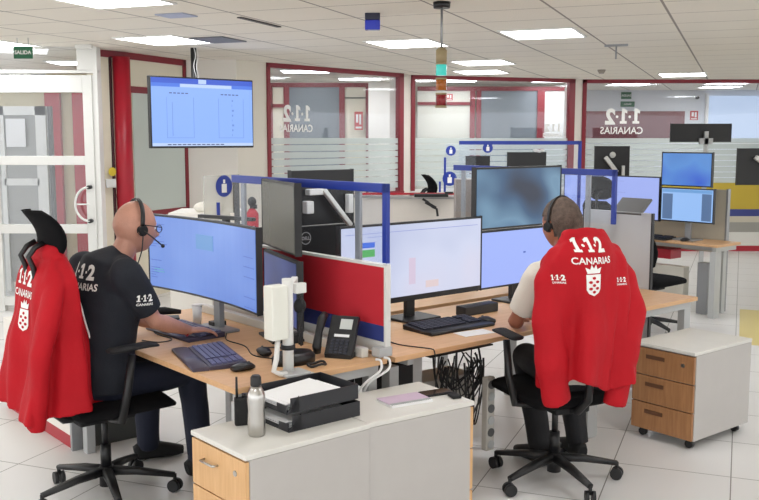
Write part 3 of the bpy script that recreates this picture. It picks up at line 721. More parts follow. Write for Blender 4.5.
# monitors seen from behind
def dell(t, zc):
    mb = MB(); M = Matrix.Translation((.10, .032, zc + .10)) @ Matrix.Rotation(R(180), 4, 'Z') @ Matrix.Rotation(R(90), 4, 'X')
    ring = [(.036 * math.cos(a * PI / 12), .036 * math.sin(a * PI / 12)) for a in range(24)]; inn = [(x * .86, y * .86) for x, y in ring]
    vs = [M @ Vector((x, y, .001)) for x, y in ring + inn]; mb.raw(vs, [(i, (i + 1) % 24, 24 + (i + 1) % 24, 24 + i) for i in range(24)])
    put_text(mb, 'DELL', .026, M @ Matrix.Translation((0, -.009, .001)), bold=.001)
    mb.build('emblem', GREYL, t)
arm_p = None
def back_arm(t, zc):
    mb = MB(); mb.box((.075, .05, zc + .035), (.10, .05, .035)); mb.box((.12, .05, zc - .05), (.05, .05, .07)); mb.box((-.07, .07, zc - .06), (.028, .03, .29), (0, R(42), 0)); mb.box((-.165, .06, zc - .04), (.035, .04, .11)); mb.build('support_arm', ALU, t, bevel=.006)
monitor('black monitor seen from behind with white support arm, beyond the acrylic screen', G(.36, 1.02), TH + PI, .44, .31, 1.42, BLACK, stand=False, zdesk=1.265, deco=back_arm)
monitor('dark monitor back with round white emblem below the one with the white arm', G(.335, 1.02), TH + PI, .50, .33, 1.095, BLACK, stand=1, deco=dell)
monitor('small far dark monitor back standing in front of the frosted glass, left one', (1.05, 9.9), PI, .26, .14, 1.50, BLACK, stand=1, zdesk=.73)
monitor('larger far dark monitor back with crumpled paper on it, below the blue rail', (1.58, 9.95), PI + R(4), .42, .26, 1.48, BLACK, stand=1)
def arm2(t, zc):
    mb = MB(); mb.ball((.0, .05, zc + .10), .035); mb.box((.02, .07, zc - .01), (.045, .05, .22), (0, R(38), 0)); mb.box((-.12, .07, zc - .08), (.035, .03, .12)); mb.build('support_arm', ALU, t, bevel=.006)
monitor('dark monitor back with white arm against the frosted glass, above the wide far screen', (2.66, 10.6), PI, .40, .40, 1.47, mat('black_plastic', (0, 0, 0)), stand=False, zdesk=1.2, deco=arm2)
def arm3(t, zc):
    mb = MB(); mb.box((-.08, .07, zc + .02), (.05, .05, .30), (0, R(55), 0)); mb.build('support_arm', ALU, t, bevel=.006)
monitor('dark monitor back with white arm at the right edge above the yellow wall', (4.12, 10.1), PI, .44, .40, 1.45, BLACK, stand=False, zdesk=1.25, deco=arm3)
t = monitor('wide dark screen back mounted high before the mirrored lettering', (4.22, 12.2), PI, .80, .24, 1.83, BLACK, stand=False, zdesk=1.0)
mb = MB(); mb.bx(-.08, -.03, .05, .09, -1.0, .85); mb.bx(-.14, .03, .04, .09, .68, .76); mb.build('support_column', GREYL, t)

# opposite desks and far desks
desk('desk', 'wooden desk behind the dividers carrying the monitors seen from behind', 0.02, 2.0, .86, 1.66, [(0.1, 1.6, .06, .06), (1.9, 1.6, .06, .06), (.1, .93, .06, .06), (1.9, .93, .06, .06)])
desk('desk', 'far pale desk with grey legs under the stacked blue monitors', 5.42, 5.86, 1.44, 3.7, [(5.50, 1.50, .11, .06), (5.80, 1.60, .06, .06), (5.47, 3.6, .06, .06), (5.80, 3.6, .06, .06)])
t = thing('partition_panel', 'beige partition panel standing behind the far stacked monitors', 'partition', G(5.885, 1.62), TH)
mb = MB(); mb.bx(-.02, .02, 0, 1.1, .60, 1.24); mb.build('panel', mat('beige_partition', (196, 190, 174), .6), t); mb = MB(); mb.bx(-.025, .025, -.02, 0, .0, 1.25); mb.build('end_post', GREYM, t)
# curved white counter in the middle
t = thing('reception_counter', 'curved white counter behind the wide pale monitor', 'counter', (1.2, 9.2, 0), 0)
pts = [(-1.55 + 1.9 * k / 20, .28 * math.sin(PI * k / 20) * -1 + .15, 0) for k in range(21)]
mb = MB(); vs = []; fs = []
for i, p in enumerate(pts):
    for yy, zz in ((0, 0), (.05, 0), (.05, 1.16), (0, 1.16)): vs.append((p[0], p[1] + yy, zz))
for i in range(20):
    for k in range(4): fs.append((i * 4 + k, i * 4 + 4 + k, i * 4 + 4 + (k + 1) % 4, i * 4 + (k + 1) % 4))
fs += [(0, 1, 2, 3), (80, 83, 82, 81)]
mb.raw(vs, fs); mb.build('front_panel', mat('counter_white', (206, 200, 192), .5), t)
mb = MB()
for i in range(20):
    a, b = Vector(pts[i]), Vector(pts[i + 1]); c = (a + b) / 2; mb.box((c.x, c.y + .06, 1.175), ((b - a).length + .01, .16, .025), (0, 0, math.atan2(b.y - a.y, b.x - a.x)))
mb.build('counter_top', mat('counter_top_grey', (150, 148, 146), .4), t)
mb = MB(); mb.bx(-1.4, .2, .0, .02, 1.195, 1.215); mb.build('red_edge', REDC, t)
mb = MB(); mb.bx(-.28, .05, -.02, .06, 0, .03); mb.bx(.02, .10, 0, .05, .03, .05)
solo('desk_keyboard', mb, BLACK, 'slim black device lying on the curved white counter', 'keyboard', (.62, 8.98, 1.188), R(3), bevel=.003)
mb = MB(); mb.tube([(0, 0, 0), (.05, 0, -.03), (.10, 0, -.08), (.14, 0, -.10), (.15, 0, -.17)], .012); mb.box((.08, 0, -.06), (.12, .05, .03), (0, R(30), 0))
solo('clamp_arm', mb, BLACK, 'small black clamp hanging on the front of the curved white counter', 'clamp', (.42, 8.98, 1.17), 0)
mb = MB(); mb.bx(0, .15, 0, .20, .0, 1.42)
solo('tall_cabinet', mb, mat('taupe_cabinet', (150, 142, 136), .5), 'tall narrow grey cabinet directly left of the blurred video monitor', 'cabinet', (.63, 7.6, 0), R(0), bevel=.004)
mb = MB(); mb.ball((0, 0, 0), (.05, .04, .02), rot=(0, .3, 0)); mb.ball((.05, 0, .005), (.03, .04, .015))
solo('crumpled_paper', mb, PAPER, 'crumpled white paper on top of a far monitor under the blue rail', 'paper', (1.70, 9.96, 1.62), 0)
mb = MB(); mb.ball((0, 0, .035), (.13, .08, .055)); 
solo('white_bag', mb, mat('white_cloth', (228, 224, 214), .8, bump=.3, bscale=12), 'soft white bag lying behind the blue curved monitor below the wall', 'bag', (-1.36, 7.36, 1.17), 0)
mb = MB(); mb.bx(-.22, .30, 0, .5, 0, 1.17)
solo('back_counter', mb, WALLW, 'white cupboard carrying the soft white bag, behind the curved blue monitor', 'cupboard', (-1.45, 7.25, 0), 0, bevel=.004)
mb = MB(); mb.bx(-.26, .26, -.02, .02, -.012, .012); mb.bx(-.02, .02, -.02, .02, -1.205, -.012)
solo('black_shelf_strip', mb, BLACK, 'thin black light bar above the top edge of the curved blue monitor', 'light bar', (-1.07, 6.4, 1.205), R(-35))

t = thing('fire_extinguisher', 'red fire extinguisher with black top by the white wall', 'fire extinguisher', (-1.29, 9.3, .62))
mb = MB(); mb.loft([(0, 0, 0), (0, 0, .02), (0, 0, .38), (0, 0, .43)], [.05, .065, .065, .03], side=(1, 0, 0), n=20); mb.build('cylinder', REDC, t)
mb = MB(); mb.ball((0, 0, .50), (.045, .045, .05)); mb.bx(-.02, .05, -.015, .015, .43, .47); mb.build('valve', BLACK, t)
mb = MB(); mb.bx(-.03, .03, -.068, -.06, .12, .26); mb.build('paper_label', PAPER, t)
mb = MB(); mb.bx(-.12, .12, -.1, .1, 0, .62)
solo('storage_box', mb, WALLW, 'white box carrying the fire extinguisher', 'box', (-1.29, 9.3, 0), bevel=.004)

# ------------------------------------------------------------------ office chairs
def chair(label, x, y, face, back_h=(.60, 1.12), headrest=False, arms=True, base_rot=0.0, seat_y=.04):
    t = thing('office_chair', label, 'chair', (x, y, 0), face - R(90))
    mb = MB(); mb.cyl((0, 0, .05), (0, 0, .15), .035); mb.build('hub', BLACK, t)
    for k in range(5):
        a = base_rot + k * 2 * PI / 5 - (face - R(90)); ca, sa = math.cos(a), math.sin(a)
        mb = MB(); mb.loft([(ca * .02, sa * .02, .125), (ca * .15, sa * .15, .115), (ca * .33, sa * .33, .085)], [(.028, .022), (.024, .018), (.016, .012)], side=(-sa, ca, 0), n=10, power=.6)
        sp = mb.build('spoke', BLACK, t)
        mb = MB(); cx, cy = ca * .33, sa * .33; a2 = a + 1.1; px_, py_ = math.cos(a2), math.sin(a2)
        for s_ in (-1, 1): mb.cyl((cx + px_ * .006 * s_, cy + py_ * .006 * s_, .031), (cx + px_ * .026 * s_, cy + py_ * .026 * s_, .031), .031)
        mb.cyl((cx, cy, .045), (cx, cy, .09), .009); mb.build('caster', BLACK, sp)
    mb = MB(); mb.cyl((0, 0, .15), (0, 0, .26), .026); mb.cyl((0, 0, .26), (0, 0, .40), .016); mb.build('gas_column', BLACK, t)
    mb = MB(); mb.box((0, -.02, .415), (.20, .28, .04)); mb.build('mechanism', BLACKM, t, bevel=.01)
    mb = MB(); mb.loft([(0, seat_y - .24, .47), (0, seat_y - .22, .47), (0, seat_y + .2, .475), (0, seat_y + .24, .455)], [(.20, .02), (.235, .038), (.24, .036), (.21, .018)], side=(1, 0, 0), n=28, power=.6); mb.build('seat', DARKFAB, t)
    # backrest: bowed frame with mesh
    z0, z1 = back_h; mb = MB(); vs = []; fs = []; NX, NZ = 10, 10
    for j in range(NZ + 1):
        zz = z0 + (z1 - z0) * j / NZ; tt = j / NZ
        hw_ = .205 - .03 * abs(tt - .45) * 2 - (.05 if j == 0 or j == NZ else 0)
        for i in range(NX + 1):
            xx = hw_ * (2 * i / NX - 1); yy = -.25 - .05 * tt + .05 * (xx / .2) ** 2 + .03 * math.sin(tt * PI)
            vs += [(xx, yy, zz), (xx, yy + .018, zz)]
    for j in range(NZ):
        for i in range(NX):
            a = (j * (NX + 1) + i) * 2; b = a + 2; c = a + (NX + 1) * 2; d_ = c + 2
            fs += [(a, b, d_, c), (a + 1, c + 1, d_ + 1, b + 1)]
            if i == 0: fs.append((a, c, c + 1, a + 1))
            if i == NX - 1: fs.append((b, b + 1, d_ + 1, d_))
            if j == 0: fs.append((a, a + 1, b + 1, b))
            if j == NZ - 1: fs.append((c, d_, d_ + 1, c + 1))
    mb.raw(vs, fs, True); mb.build('backrest', DARKFAB, t)
    mb = MB(); mb.tube([(0, -.05, .41), (0, -.2, .42), (0, -.285, .50), (0, -.30, .65), (0, -.31, z1 - .1)], .02); mb.build('back_support', BLACK, t)
    if arms:
        for s_ in (-1, 1):
            mb = MB(); mb.loft([(s_ * .12, -.02, .42), (s_ * .25, -.02, .44), (s_ * .275, .0, .58), (s_ * .275, .03, .755)], [.018, .02, .02, .018]); ar = mb.build('arm_support', BLACK, t)
            mb = MB(); mb.loft([(s_ * .275, -.09, .785), (s_ * .275, -.07, .785), (s_ * .27, .10, .79), (s_ * .26, .16, .78)], [(.025, .008), (.04, .014), (.042, .014), (.025, .008)], side=(1, 0, 0), n=16); mb.build('arm_pad', BLACKM, ar)
    if headrest:
        hz, hy = headrest
        mb = MB(); vs = []; fs = []; NX, NZ = 12, 10
        for j in range(NZ + 1):
            tt = j / NZ; zz = hz + .23 * tt
            hw_ = .15 * math.sqrt(max(.12, 1 - (2 * tt - 1) ** 4 * .8))
            for i in range(NX + 1):
                k = 2 * i / NX - 1; xx = hw_ * k; yy = hy + .05 * math.sin(PI * tt) - .055 * tt + .045 * k * k
                vs += [(xx, yy, zz), (xx, yy + .022, zz)]
        for j in range(NZ):
            for i in range(NX):
                a = (j * (NX + 1) + i) * 2; b = a + 2; c = a + (NX + 1) * 2; d_ = c + 2
                fs += [(a, b, d_, c), (a + 1, c + 1, d_ + 1, b + 1)]
                if i == 0: fs.append((a, c, c + 1, a + 1))
                if i == NX - 1: fs.append((b, b + 1, d_ + 1, d_))
                if j == 0: fs.append((a, a + 1, b + 1, b))
                if j == NZ - 1: fs.append((c, d_, d_ + 1, c + 1))
        mb.raw(vs, fs, True); hr = mb.build('headrest', DARKFAB, t)
        mb = MB()
        for s_ in (-.05, .05): mb.tube([(s_, -.31, z1 - .1), (s_, -.33, z1 + .05), (s_, hy - .05, hz + .02), (s_, hy - .02, hz + .06), (s_, hy + .02, hz + .08)], .013)
        mb.build('headrest_stem', BLACK, hr)
    return t
CL = (-1.35, 4.385); FL = R(40)
CR = (.90, 4.58); FR = R(112)
chair('black office chair with headrest and a red jacket, under the man in the black shirt', CL[0], CL[1], FL, headrest=(1.20, -.30), base_rot=R(8))
chair('black office chair with a red jacket, under the man in the white shirt', CR[0], CR[1], FR, base_rot=R(3))
chair('empty black chair with headrest seen beyond the curved white counter', .62, 9.95, R(10), headrest=(1.14, -.12), back_h=(.6, 1.08), arms=False)
chair('black high backed chair before the wide far monitor, behind the blue post', 2.33, 9.20, R(40), headrest=(1.16, -.26), back_h=(.6, 1.15))
chair('black chair pushed under the far desk, only its base in view', 2.44, 8.25, R(40), arms=False, back_h=(.6, .95))

# ------------------------------------------------------------------ remesh helper, cloth, people
def voxel(mb, vox, smooth=6, name='body', ripple=None):
    me = mb.mesh('tmp'); o = bpy.data.objects.new('tmp', me); COL.objects.link(o)
    r = o.modifiers.new('r', 'REMESH'); r.mode = 'VOXEL'; r.voxel_size = vox; r.use_smooth_shade = True
    s_ = o.modifiers.new('s', 'SMOOTH'); s_.factor = .5; s_.iterations = smooth
    bpy.context.view_layer.update()
    m2 = bpy.data.meshes.new_from_object(o.evaluated_get(bpy.context.evaluated_depsgraph_get()))
    bpy.data.objects.remove(o); bpy.data.meshes.remove(me); m2.name = name; m2.materials.clear()
    if ripple:
        ns = [v.normal.copy() for v in m2.vertices]
        for v, n in zip(m2.vertices, ns): v.co = v.co + n * ripple(v.co)
    m2.polygons.foreach_set('use_smooth', [True] * len(m2.polygons)); m2.update()
    return m2
def link(me, name, m, parent):
    o = bpy.data.objects.new(name, me); COL.objects.link(o); me.materials.append(m); o.parent = parent; return o
def decal(txts, M, target_mesh, direction, m, parent, name='printed_lettering', off=.003, crest=None):
    """lay flat lettering on a mesh: M maps the text plane to local space, direction is the throw"""
    bm_ = bmesh.new(); bm_.from_mesh(target_mesh); bv = BVHTree.FromBMesh(bm_); bm_.free()
    mb = MB()
    for (s, size, x, y, bold, wd) in txts:
        vs, fs = text_geo(s, size, bold, wd); mb.raw([v + Vector((x, y, 0)) for v in vs], fs)
    if crest:
        cx, cy, s = crest
        mb.raw(*[[Vector((cx + a * s, cy + b * s, 0)) for a, b in [(-.40, .45), (.40, .45), (.40, -.25), (.30, -.42), (0, -.55), (-.30, -.42), (-.40, -.25)]], [tuple(range(7))[::-1]]])
        mb.raw([Vector((cx + a * s, cy + b * s, 0)) for a, b in [(-.34, .50), (.34, .50), (.42, .78), (.2, .68), (.12, .9), (0, .72), (-.12, .9), (-.2, .68), (-.42, .78)]], [tuple(range(9))])
        mb.mi = 1
        for k, (a, b) in enumerate([(0, .28), (-.2, .1), (.2, .1), (0, -.05), (-.2, -.2), (.2, -.2), (0, -.36)]):
            mb.raw([Vector((cx + (a + .11 * math.cos(q_ * PI / 4)) * s, cy + (b + .07 * math.sin(q_ * PI / 4)) * s, .0015)) for q_ in range(8)], [tuple(range(8))])
        mb.mi = 0
    me = mb.mesh(name); b2 = bmesh.new(); b2.from_mesh(me)
    xs = [v.co.x for v in b2.verts]; ys = [v.co.y for v in b2.verts]; st = .012
    x = min(xs)
    while x < max(xs):
        bmesh.ops.bisect_plane(b2, geom=b2.verts[:] + b2.edges[:] + b2.faces[:], plane_co=(x, 0, 0), plane_no=(1, 0, 0)); x += st
    y = min(ys)
    while y < max(ys):
        bmesh.ops.bisect_plane(b2, geom=b2.verts[:] + b2.edges[:] + b2.faces[:], plane_co=(0, y, 0), plane_no=(0, 1, 0)); y += st
    d = Vector(direction).normalized(); miss = []
    for v in b2.verts:
        z_ = v.co.z; p = M @ Vector((v.co.x, v.co.y, 0)); h_ = bv.ray_cast(p - d * 1.0, d)
        
        if h_[0] is not None: v.co = h_[0] - d * (off + z_)
        else: miss.append(v)
    if miss: bmesh.ops.delete(b2, geom=miss, context='VERTS')
    b2.to_mesh(me); b2.free()
    me.materials.append(m); me.materials.append(JACKR)
    o = bpy.data.objects.new(name, me); COL.objects.link(o); o.parent = parent; return o

def jacket(label, x, y, face, ztop, length, yc, seed, hem, sleeve_l, sleeve_r, wid=1.0, open_a=150, dtop=1.0, topw=.11):
    t = thing('jacket', label, 'jacket', (x, y, 0), face - R(90))
    NA, NT = 110, 60; A = R(open_a); vs = []; fs = []
    def surf(a, tt, inner):
        s, c = math.sin(a), math.cos(a)
        k = min(1, tt / .16)
        wx = (topw + (.21 - topw) * math.sin(k * PI / 2) + .02 * tt) * wid; dp = (.055 + .055 * math.sin(k * PI / 2)) * (dtop + (1 - dtop) * tt) + .045 * tt + (1 - dtop) * .16 * tt
        fold = (.003 + .036 * tt) * math.sin(5 * a + seed + 1.2 * tt + .9 * math.sin(a * 2 + seed)) + .014 * tt * math.sin(12 * a + seed * 2.3 + 2 * tt) + .006 * math.sin(4 * a + tt * 9 + seed)
        fold += .012 * noise.noise(Vector((a * 1.5, tt * 4, seed)))
        rr = (.0 if not inner else -.022) + fold
        X = (wx + rr) * math.copysign(abs(s) ** .75, s); Y = yc - (dp + rr) * math.copysign(abs(c) ** .8, c)
        L_ = length + hem(a)
        Z = ztop - L_ * tt - .03 * s * s * (1 - tt) 
        return (X, Y, Z)
    for inner in (0, 1):
        for j in range(NT + 1):
            for i in range(NA + 1): vs.append(surf(-A + 2 * A * i / NA, j / NT, inner))
    o_ = (NT + 1) * (NA + 1)
    for j in range(NT):
        for i in range(NA):
            a = j * (NA + 1) + i; b = a + 1; c = a + NA + 1; d = c + 1
            fs += [(a, c, d, b), (o_ + a, o_ + b, o_ + d, o_ + c)]
            if i == 0: fs.append((a, o_ + a, o_ + c, c))
            if i == NA - 1: fs.append((b, d, o_ + d, o_ + b))
            if j == 0: fs.append((a, b, o_ + b, o_ + a))
            if j == NT - 1: fs.append((c, o_ + c, o_ + d, d))
    mb = MB(); mb.raw(vs, fs, True)
    mb.loft([(0, yc, ztop - .02), (0, yc, ztop + .0), (0, yc + .01, ztop + .025)], [((topw + .005) * wid, .055), (topw * .9, .055), (topw * .8, .045)], side=(1, 0, 0), n=24)
    for pts, rad in (sleeve_l, sleeve_r):
        P = [Vector(p) for p in pts]; path = []; rr = []
        for i in range(len(P) - 1):
            for k in range(8):
                f = k / 8; q_ = P[i].lerp(P[i + 1], f); path.append(q_); r0 = rad[i] * (1 - f) + rad[i + 1] * f
                rr.append((r0 * (1 + .05 * math.sin(len(path) * .8 + seed)), r0 * .75 * (1 + .05 * math.sin(len(path) * .6))))
        path.append(P[-1]); rr.append((rad[-1], rad[-1] * .75))
        mb.loft(path, rr, side=(1, 0, 0), n=20); mb.ball(path[0], (rr[0][0], rr[0][1] * 1.1, rr[0][0]))
    body = link(voxel(mb, .0075, 3, 'jacket_body', lambda co: .006 * noise.noise(Vector((co.x * 14, co.y * 14, co.z * 7)))), 'jacket_body', JACKR, t)
    # white zip piping down the front edge
    mb = MB(); mb.tube([Vector(surf(A - .02, j / 30, 0)) + Vector((.006, -.003, 0)) for j in range(6, 30)], .0045, 6); mb.build('zip_piping', LETTER, t)
    return t, body

hemR = lambda a: .03 * math.sin(2 * a) + .02 * math.sin(5 * a)
jr, jb = jacket('red jacket with white lettering hung on the chair of the man in white', CR[0] - .03, CR[1], FR, 1.295, .70, -.265, 1.0, hemR,
                ([(-.15, -.27, 1.20), (-.205, -.29, 1.08), (-.23, -.33, .90), (-.215, -.345, .70), (-.17, -.33, .52)], [.055, .072, .078, .078, .068]),
                ([(.15, -.27, 1.20), (.215, -.28, 1.08), (.265, -.30, .92), (.205, -.33, .70), (.16, -.32, .47)], [.055, .070, .072, .070, .060]), 1.0, 150, topw=.14)
M0 = Matrix.Translation((.0, -.4, 0)) @ Matrix.Rotation(R(90), 4, 'X')
decal([('1·1·2', .088, -.03, 1.232, .0035, 1.0), ('CANARIAS', .043, -.03, 1.178, .0008, .98)], M0, jb.data, (0, 1, 0), LETTER, jr, crest=(-.035, 1.085, .10))
for sx_, sz_, q_ in ((-.19, 1.105, .034), (.15, 1.08, .030)):
    decal([('1·1·2', q_, sx_, sz_, .001, 1.0), ('CANARIAS', .012, sx_, sz_ - .015, .0003, 1.0)], M0, jb.data, (0, 1, 0), LETTER, jr, name='small_lettering')
hemL = lambda a: .02 * math.sin(2 * a + .5)
jl, jbl = jacket('red jacket with white lettering hung on the chair of the man in black', CL[0], CL[1], FL, 1.235, .735, -.245, 4.0, hemL,
                 ([(-.16, -.24, 1.13), (-.215, -.24, 1.04), (-.24, -.25, .85), (-.24, -.26, .47)], [.05, .06, .06, .05]),
                 ([(.16, -.27, 1.12), (.215, -.32, 1.00), (.205, -.37, .80), (.16, -.39, .45)], [.05, .062, .062, .050]), 1.0, 165, .7, .155)
decal([('1·1·2', .095, -.03, 1.085, .0035, 1.0), ('CANARIAS', .046, -.03, 1.03, .0008, 1.0)], M0, jbl.data, (0, 1, 0), LETTER, jl, crest=(.0, .93, .10))

HS = 1.09
def head_mesh(mb, c, Mr, s=1.0):
    """a head with brow, nose, lips, chin and ears; faces local +y; Mr its rotation"""
    c = Vector(c); n, m = 48, 36; vs = []
    def g(x, z, x0, z0, sx, sz): return math.exp(-((x - x0) / sx) ** 2 - ((z - z0) / sz) ** 2)
    for j in range(m + 1):
        t = PI * j / m
        for k in range(n):
            q_ = 2 * PI * k / n; X = math.sin(t) * math.cos(q_); Y = math.sin(t) * math.sin(q_); Z = -math.cos(t)
            x = X * .076; z = Z * .118; y = Y * (.098)
            if Z < 0:
                x *= 1 - .30 * (-Z) ** 1.6
                if Y < 0: y *= 1 - .45 * (-Z) ** 1.2
                else: y = y * (1 + .02 * -Z) + .012 * (-Z) * max(0, Y)
            if Y < 0: y *= 1.04
            if Y > .15:
                f = min(1, (Y - .15) / .4)
                y += f * (.026 * g(x, z, 0, -.028, .012, .014) + .014 * g(x, z, 0, -.008, .008, .022))
                y += f * .006 * g(x, z, 0, .022, .05, .010)
                for s_ in (-1, 1):
                    y -= f * .010 * g(x, z, s_ * .031, .002, .016, .012)
                    y += f * .004 * g(x, z, s_ * .038, -.03, .02, .015)
                y += f * (.006 * g(x, z, 0, -.058, .022, .005) + .007 * g(x, z, 0, -.070, .020, .006) - .004 * g(x, z, 0, -.064, .02, .003) + .010 * g(x, z, 0, -.098, .022, .014))
            vs.append(c + Mr @ (Vector((x, y, z)) * s))
    fs = [(j * n + k, j * n + (k + 1) % n, (j + 1) * n + (k + 1) % n, (j + 1) * n + k) for j in range(m) for k in range(n)]
    mb.raw(vs, fs, True)
    for s_ in (-1, 1):
        mb.ball(c + Mr @ Vector((s_ * .078 * s, -.006 * s, -.006 * s)), (.010 * s, .019 * s, .032 * s), rot=(Mr @ Euler((-.2, 0, s_ * .35)).to_matrix()).to_euler())

def hand(mb, wrist, fwd, up, s=1.0, curl=.5, thumb=1):
    """palm, four jointed fingers and a thumb"""
    w_ = Vector(wrist); f = Vector(fwd).normalized(); upv = Vector(up); upv = (upv - f * upv.dot(f)).normalized(); sd = f.cross(upv)
    mb.loft([w_ - f * .03, w_, w_ + f * .04 * s, w_ + f * .085 * s], [(.026, .02), (.028, .017), (.040, .015), (.040, .011)], side=sd, n=14)
    for k, L in enumerate((.070, .078, .074, .058)):
        b = w_ + f * .08 * s + sd * (.029 - .0195 * k) * s; d = (f + sd * (.10 - .07 * k)).normalized(); p = b; seg_ = [.45, .32, .23]; ang_ = .10
        for q_ in range(3):
            ang_ += curl * (.35 + .25 * q_); dn = d * math.cos(ang_) - upv * math.sin(ang_); e = p + dn * L * seg_[q_] * s
            mb.limb(p, e, (.0092 - .0008 * q_) * s, (.0084 - .0008 * q_) * s, 10); p = e
    b = w_ + f * .02 * s + sd * thumb * .028 * s; d = (f * .65 + sd * thumb * .75 - upv * .15).normalized(); e = b + d * .042 * s; mb.limb(b, e, .0125 * s, .0105 * s, 10)
    d = (f * .95 + sd * thumb * .25 - upv * .2).normalized(); mb.limb(e, e + d * .032 * s, .0105 * s, .0085 * s, 10)

def person(label, x, y, face, J, skin, shirt_m, trouser_m, head_rot, bulk=1.0):
    t = thing('person', label, 'person', (x, y, 0), face - R(90))
    V_ = {k: Vector(v) for k, v in J.items()}
    mb = MB()
    Mr = Euler(head_rot).to_matrix()
    # torso and neck
    mb.loft([V_['pelvis'] + Vector((0, 0, -.06)), V_['pelvis'], V_['waist'], V_['chest'], V_['shoulders'], V_['neck'] - Vector((0, 0, .01))], [(.13, .10), (.155, .115), (.14, .105), (.16, .115), (.13, .085), (.06, .06)], side=(1, 0, 0), n=24)
    mb.limb(V_['neck'] - Vector((0, .01, .03)), V_['head'] + Mr @ Vector((0, -.025, -.06)), .060, .056)
    head_mesh(mb, V_['head'], Mr, HS)
    for s_ in ('l', 'r'):
        sh, el, wr, hp, kn, an = (V_[s_ + k] for k in ('sh', 'el', 'wr', 'hip', 'knee', 'ank'))
        mb.ball(sh, .055); mb.limb(sh, el, .045, .037); mb.loft([el, el.lerp(wr, .3), wr], [.037, .042, .026]); mb.ball(el, .037); mb.ball(wr, .026)
        hf = V_[s_ + 'tip'] - wr; hand(mb, wr, hf, (0, 0, 1), 1.0, .42, 1 if s_ == 'l' else -1) if s_ == 'l' else hand(mb, wr, hf, (0, 0, 1), 1.0, .42, -1)
        mb.limb(hp, kn, .075, .052); mb.loft([kn, kn.lerp(an, .35), an], [.052, .055, .035]); mb.ball(kn, .052); mb.ball(an, .036)
    body = link(voxel(mb, .0055, 3, 'body'), 'body', skin, t)
    # shirt
    mb = MB(); up = (V_['neck'] - V_['shoulders']).normalized()
    mb.loft([V_['pelvis'] + Vector((0, 0, -.06)), V_['pelvis'] + Vector((0, 0, .03)), V_['waist'], V_['chest'], V_['shoulders'], V_['neck'] + Vector((0, 0, -.015))], [(.175 * bulk, .135 * bulk), (.185 * bulk, .14 * bulk), (.178 * bulk, .135 * bulk), (.195 * bulk, .145 * bulk), (.15 * bulk, .105 * bulk), (.072, .070)], side=(1, 0, 0), n=28)
    for s_ in ('l', 'r'):
        sh, el = V_[s_ + 'sh'], V_[s_ + 'el']; mb.ball(sh, .074 * bulk); mb.limb(V_['neck'] - Vector((0, .02, .05)), sh, .062, .066 * bulk); mb.limb(V_['chest'], sh.lerp(V_['chest'], .15), .12, .08); e2 = sh.lerp(el, .78); mb.loft([sh, sh.lerp(el, .4), e2], [.074 * bulk, .070 * bulk, .068], n=16)
    rp = lambda co: .006 * noise.noise(co * 9) + .004 * math.sin(co.z * 60 + co.x * 35) * noise.noise(co * 4)
    shirt = link(voxel(mb, .007, 14, 'shirt', rp), 'shirt', shirt_m, t)
    # trousers
    mb = MB(); mb.loft([V_['pelvis'] + Vector((0, -.10, -.04)), V_['pelvis'] + Vector((0, .05, -.03)), V_['pelvis'] + Vector((0, .14, -.03))], [(.15, .09), (.18, .10), (.15, .08)], side=(1, 0, 0), n=20)
    for s_ in ('l', 'r'):
        hp, kn, an = (V_[s_ + k] for k in ('hip', 'knee', 'ank')); mb.limb(hp, kn, .098, .075); mb.loft([kn, kn.lerp(an, .4), an + (an - kn) * .07], [.075, .072, .062]); 
    link(voxel(mb, .008, 4, 'trousers', lambda co: .007 * noise.noise(co * 8)), 'trousers', trouser_m, t)
    for s_ in ('l', 'r'):
        an = V_[s_ + 'ank']; d = V_[s_ + 'toe'] - an; d.z = 0; d.normalize(); b = Vector((an.x, an.y, 0))
        mb = MB(); mb.loft([b - d * .075 + Vector((0, 0, .045)), b - d * .05 + Vector((0, 0, .05)), b + d * .05 + Vector((0, 0, .048)), b + d * .13 + Vector((0, 0, .035)), b + d * .19 + Vector((0, 0, .028))], [(.028, .035), (.038, .048), (.044, .046), (.046, .034), (.025, .022)], side=(-d.y, d.x, 0), n=18, power=.8)
        mb.loft([b + Vector((0, 0, .05)), b + Vector((0, 0, .115))], [.045, .047]); mb.build('shoe', BLACKM, t)
    # eyes
    for s_ in (-1, 1):
        mb = MB(); mb.ball(V_['head'] + Mr @ Vector((s_ * .031, .080, .003)) * HS, (.012, .009, .007), 12, 8); mb.mi = 1; mb.ball(V_['head'] + Mr @ Vector((s_ * .031, .086, .003)) * HS, (.005, .004, .005), 10, 6)
        mb.build('eye', [PAPER, BLACK], t)
    return t, body, shirt, V_, Mr

def headset(label, x, y, face, hc, Mr, side=1):
    t = thing('headset', label, 'headset', (x, y, 0), face - R(90)); hc = Vector(hc)
    L = lambda p: hc + Mr @ Vector(p) * HS
    mb = MB(); mb.loft([L((.088 * math.sin(a), -.005, .02 + .108 * math.cos(a))) for a in [R(-95) + R(190) * k / 24 for k in range(25)]], [(.004, .011)] * 25, side=Mr @ Vector((0, 0.0, 1)) if False else None, n=8); mb.build('headband', BLACK, t)
    for s_ in (-1, 1):
        mb = MB(); mb.cyl(L((s_ * .082, .0, -.01)), L((s_ * .100, .0, -.01)), .026, .020); mb.cyl(L((s_ * .078, .0, -.01)), L((s_ * .086, .0, -.01)), .028); mb.build('ear_cup', BLACKM, t)
    mb = MB(); mb.tube([L((side * .100, .0, -.012)), L((side * .100, .04, -.035)), L((side * .085, .085, -.060)), L((side * .06, .115, -.072))], .0035); mb.ball(L((side * .055, .120, -.074)), .010); mb.build('microphone_boom', BLACK, t)
    mb = MB(); mb.tube([L((side * .098, -.002, -.035)), L((side * .096, .0, -.10)), L((side * .09, -.01, -.16)), L((side * .10, -.01, -.22))], .003, 6); mb.build('cable', BLACK, t)
    return t
